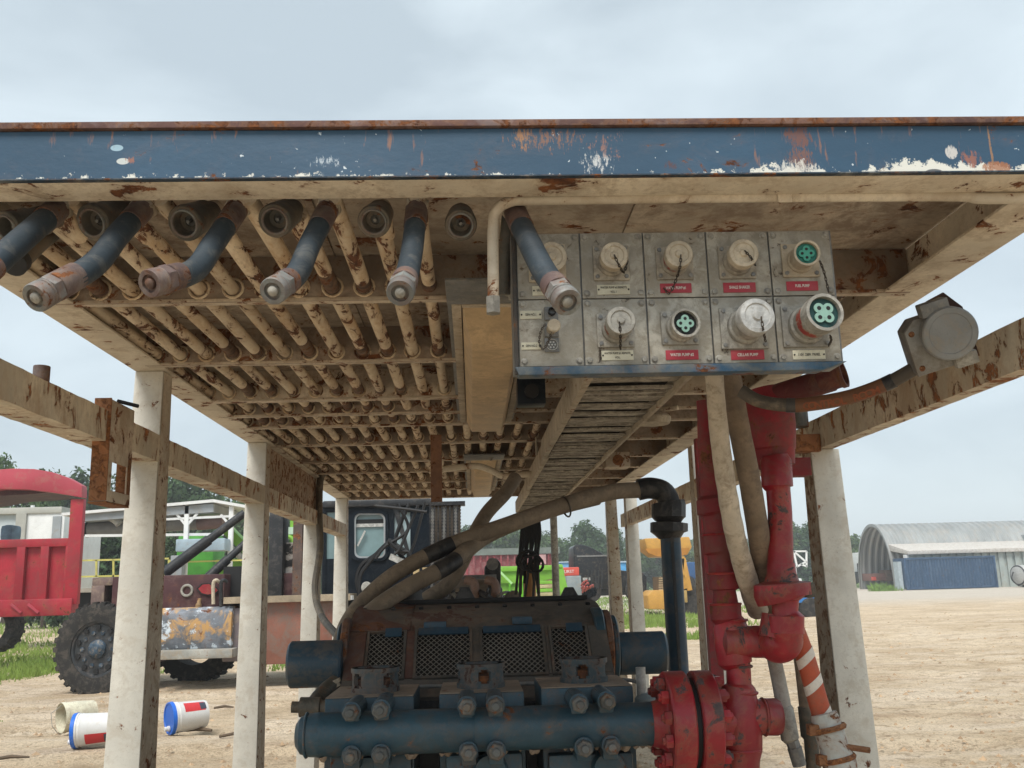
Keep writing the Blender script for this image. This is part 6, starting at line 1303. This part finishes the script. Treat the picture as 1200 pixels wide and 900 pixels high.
# ================================================================ trees and grass
def crown_mesh(seed, nleaf, mt, lsz):
    rnd = random.Random(seed); cl_ = []
    for i in range(46):
        a = rnd.uniform(0, 2*pi); z = rnd.uniform(-1.0, .92); q = .95 if z > -.1 else .85; rr_ = math.sqrt(max(0, 1-max(z, 0)**2))*math.sqrt(rnd.random())*q
        cl_.append((Vector((rr_*cos(a), rr_*sin(a), z*.92)), rnd.uniform(.16, .33)))
    vs = []; fs = []
    for i in range(nleaf):
        c, r = rnd.choice(cl_); d = Vector((rnd.gauss(0, 1), rnd.gauss(0, 1), rnd.gauss(0, 1))).normalized(); p = c+d*r*rnd.uniform(.55, 1.05)
        n_ = (d+Vector((rnd.gauss(0, .6), rnd.gauss(0, .6), rnd.gauss(0, .6)+.4))).normalized(); a = n_.orthogonal().normalized(); b = n_.cross(a); s_ = lsz*rnd.uniform(.6, 1.5)
        k = len(vs); vs += [p+a*s_, p+b*s_*.6, p-a*s_, p-b*s_*.6]; fs.append((k, k+1, k+2, k+3))
    me = bpy.data.meshes.new('crown'); me.from_pydata(vs, [], fs); me.materials.append(mt); return me, cl_
CR = [crown_mesh(i, 9000, leaf_a if i % 2 == 0 else leaf_b, .046) for i in range(5)]
def trunk_mesh(cl_, seed):
    rnd = random.Random(seed); mb = MB(); top = Vector((rnd.uniform(-.1, .1), rnd.uniform(-.1, .1), -.2)); mb.tube([Vector((0, 0, -1.2)), Vector((.03, 0, -1.0)), Vector((.0, .04, -.6)), top, top+Vector((0, 0, .5))], [.10, .075, .06, .045, .015], 8)
    for c, r in cl_[:16]: b = Vector((0, 0, rnd.uniform(-.8, .1))); mb.tube([b, lerp(b, c, .5)+Vector((0, 0, .08)), c], [.035, .022, .008], 5)
    me = bpy.data.meshes.new('trunk'); me.from_pydata([v for v in mb.v], [], mb.f); me.materials.append(bark); me.shade_smooth(); return me
TM = [trunk_mesh(c, i) for i, (m_, c) in enumerate(CR)]
def tree(x, ytop, Y, wpx, k, label, group):
    p = at(x, ytop, Y=Y); h = p.z-GZ; r = wpx*.62*Y/FPX; zc = GZ+h*.545; rz = h*.47
    t = thing('tree', (p.x, Y, GZ), label, 'tree', group)
    for nm, me in (('crown', CR[k % 5][0]), ('trunk', TM[k % 5])):
        o = bpy.data.objects.new(nm, me); C.objects.link(o); o.parent = t; o.location = (0, 0, zc-GZ); o.scale = (r, r, rz) if nm == 'crown' else (r*.7, r*.7, (zc-GZ)/1.2); o.rotation_euler = (0, 0, k*1.3)
    return t
gl, gc, gr = 'trees behind the yard on the left', 'trees along the far side of the yard', 'trees behind the barn on the right'
ORD = 'first second third fourth fifth sixth seventh eighth ninth tenth eleventh twelfth thirteenth fourteenth fifteenth sixteenth seventeenth eighteenth'.split()
def row(lst, k0, where, group):
    order = sorted(range(len(lst)), key=lambda i: lst[i][0])
    for n_, i in enumerate(order):
        x, yt, Y, w_ = lst[i]; sz = ['bushy green', 'rounded', 'broad leafy'][i % 3]
        tree(x, yt, Y, w_, i+k0, '%s tree, %s from the left %s' % (sz, ORD[n_], where), group)
row([(-30, 548, 62, 130), (20, 536, 60, 90), (75, 562, 66, 90), (118, 570, 72, 80), (160, 556, 70, 90), (205, 550, 66, 100), (255, 568, 70, 90), (300, 585, 74, 90), (60, 605, 50, 80), (120, 622, 44, 90), (175, 628, 45, 80), (345, 595, 78, 80), (385, 612, 85, 70), (230, 640, 47, 90)], 0, 'behind the red trailer and white shelter', gl)
row([(440, 625, 120, 70), (490, 630, 120, 60), (545, 620, 115, 50), (575, 622, 125, 50), (605, 616, 118, 60), (628, 628, 130, 50), (655, 630, 128, 55), (682, 614, 112, 60), (708, 622, 116, 50), (735, 637, 130, 50), (765, 640, 135, 55), (800, 642, 140, 60), (640, 640, 150, 70), (722, 650, 145, 60), (840, 642, 140, 60), (880, 640, 140, 60)], 2, 'along the skyline beyond the boxcar and black truck', gc)
row([(925, 612, 125, 55), (955, 610, 120, 60), (985, 622, 128, 50), (1008, 634, 135, 45), (1035, 642, 150, 45), (940, 640, 150, 60)], 1, 'between the red manifold and the barn', gr)
def woods():
    rnd = random.Random(3); vs = []; fs = []
    for i in range(60000):
        x = rnd.uniform(-260, 300); y = 190+rnd.uniform(-6, 6)+8*noise.noise(Vector((x*.03, 0, 0))); hh = 8.5+3.5*noise.noise(Vector((x*.09, 1, 0)))+1.8*noise.noise(Vector((x*.5, 5, 0)))
        p = Vector((x, y, GZ+hh*rnd.random()**.7)); a = Vector((rnd.gauss(0, 1), rnd.gauss(0, .6), rnd.gauss(0, 1))).normalized(); b = a.orthogonal().normalized(); s_ = rnd.uniform(.35, .8)
        k = len(vs); vs += [p+a*s_, p+b*s_*.7, p-a*s_, p-b*s_*.7]; fs.append((k, k+1, k+2, k+3))
    me = bpy.data.meshes.new('far_woods'); me.from_pydata(vs, [], fs); me.materials.append(leaf_a); o = bpy.data.objects.new('far_woods', me); C.objects.link(o); o['kind'] = 'stuff'; tag(o, 'far line of woods along the horizon behind the yard', 'woods')
woods()
def grass(name, quads, n, hgt, label, seed=1):
    rnd = random.Random(seed); vs = []; fs = []
    for i in range(n):
        (xa, ya_), (xb, yb_) = quads[rnd.randrange(len(quads))]
        x = rnd.uniform(xa, xb); y = rnd.uniform(ya_, yb_)
        if noise.noise(Vector((x*.9, y*.5, seed))) < -.12 and rnd.random() < .8: continue
        ex = min((x-xa), (xb-x), (y-ya_), (yb_-y)); 
        if ex < .8 and rnd.random() > ex/.8: continue
        h = hgt*rnd.uniform(.3, 1.2)*(.7+.6*noise.noise(Vector((x, y, 3)))); a = rnd.uniform(0, pi); w = .008+.0004*y; dx, dy = cos(a)*w, sin(a)*w*.6; lx, ly = rnd.gauss(0, h*.3), rnd.gauss(0, h*.3); z = GZ-.03
        k = len(vs); vs += [(x-dx, y-dy, z), (x+dx, y+dy, z), (x+lx*.4+dx*.6, y+ly*.4, z+h*.6), (x+lx, y+ly, z+h)]; fs.append((k, k+1, k+2)); fs.append((k, k+2, k+3))
    me = bpy.data.meshes.new(name); me.from_pydata(vs, [], fs); me.materials.append(grassm); o = bpy.data.objects.new(name, me); C.objects.link(o); o['kind'] = 'stuff'; tag(o, label, 'grass')
grass('tall_grass', [((-20, 20.5), (-7.5, 24)), ((-17, 19.6), (-8.4, 21.5)), ((-18, 17.6), (-8.3, 20)), ((-45, 24), (-9, 60)), ((-30, 22), (-9, 34))], 110000, .30, 'tall green grass growing below the red trailer', 2)
grass('grass_patch', [((-4.2, 19.4), (-1.4, 21.0)), ((-7, 18.5), (-5.9, 20.0))], 5000, .22, 'short green grass patch under the truck skirt', 5)
grass('grass_patch', [((3.2, 31), (9.5, 44)), ((2, 40), (16, 95)), ((4.6, 24.5), (7.5, 25.6)), ((5.2, 22.0), (6.2, 22.6))], 44000, .30, 'grass patch in front of the black truck', 3)
gq = at(1022, 689, Y=87.5).x; gq2 = at(1056, 689, Y=87.5).x
grass('grass_tuft', [((gq, 86.5), (gq2, 89))], 1800, .8, 'weeds at the corner of the blue container by the barn', 4)
grass('grass_tuft', [((-6.6, 12.6), (-5.6, 13.0))], 500, .08, 'small green weeds at the left edge of the sand', 6)

def clods():
    rnd = random.Random(11); mb = MB()
    for i in range(5200):
        y = 7.5+rnd.random()**1.7*30; x = rnd.uniform(-.62, .62)*y+.02*y
        if noise.noise(Vector((x*.45, y*.45, 9))) < -.05 and rnd.random() < .75: continue
        s_ = rnd.choice((.008, .012, .016, .022, .034))*rnd.uniform(.7, 1.3); c = Vector((x, y, GZ+.05*noise.noise(Vector((x*.35, y*.35, 0)))*max(0, 1-max(0, abs(y-15)-12)/25)+s_*.2))
        a = rnd.uniform(0, pi); vs = [c+Vector((cos(a+k*pi/2)*s_*rnd.uniform(.7, 1.4), sin(a+k*pi/2)*s_*rnd.uniform(.7, 1.4), -s_*.3)) for k in range(4)]+[c+Vector((rnd.uniform(-.3, .3)*s_, rnd.uniform(-.3, .3)*s_, s_*rnd.uniform(.4, .8)))]
        mb.add(vs, [(0, 1, 4), (1, 2, 4), (2, 3, 4), (3, 0, 4)])
    o = mb.build('soil_clods', mat('clod_soil', (.42, .30, .19), .3, rough=.95, bump=.3), None, smooth=False, kind='stuff'); tag(o, 'loose sandy clods and pebbles scattered over the yard', 'clods')
clods()
# ================================================================ haze
hz = bpy.data.meshes.new('haze'); bm = bmesh.new(); bmesh.ops.create_cube(bm, size=1); bm.to_mesh(hz); bm.free()
ho = bpy.data.objects.new('haze', hz); C.objects.link(ho); ho.scale = (1900, 1900, 22.6); ho.location = (0, 600, 8.7); ho['kind'] = 'stuff'; tag(ho, 'thin pale summer haze over the whole yard', 'haze')
HM = bpy.data.materials.new('haze'); HM.use_nodes = True; nt = HM.node_tree; nt.nodes.clear()
o_ = N(nt, 'ShaderNodeOutputMaterial'); pv = N(nt, 'ShaderNodeVolumePrincipled'); pv.inputs['Color'].default_value = (.93, .97, .99, 1); pv.inputs['Density'].default_value = .0014; nt.links.new(pv.outputs[0], o_.inputs['Volume'])
hz.materials.append(HM)
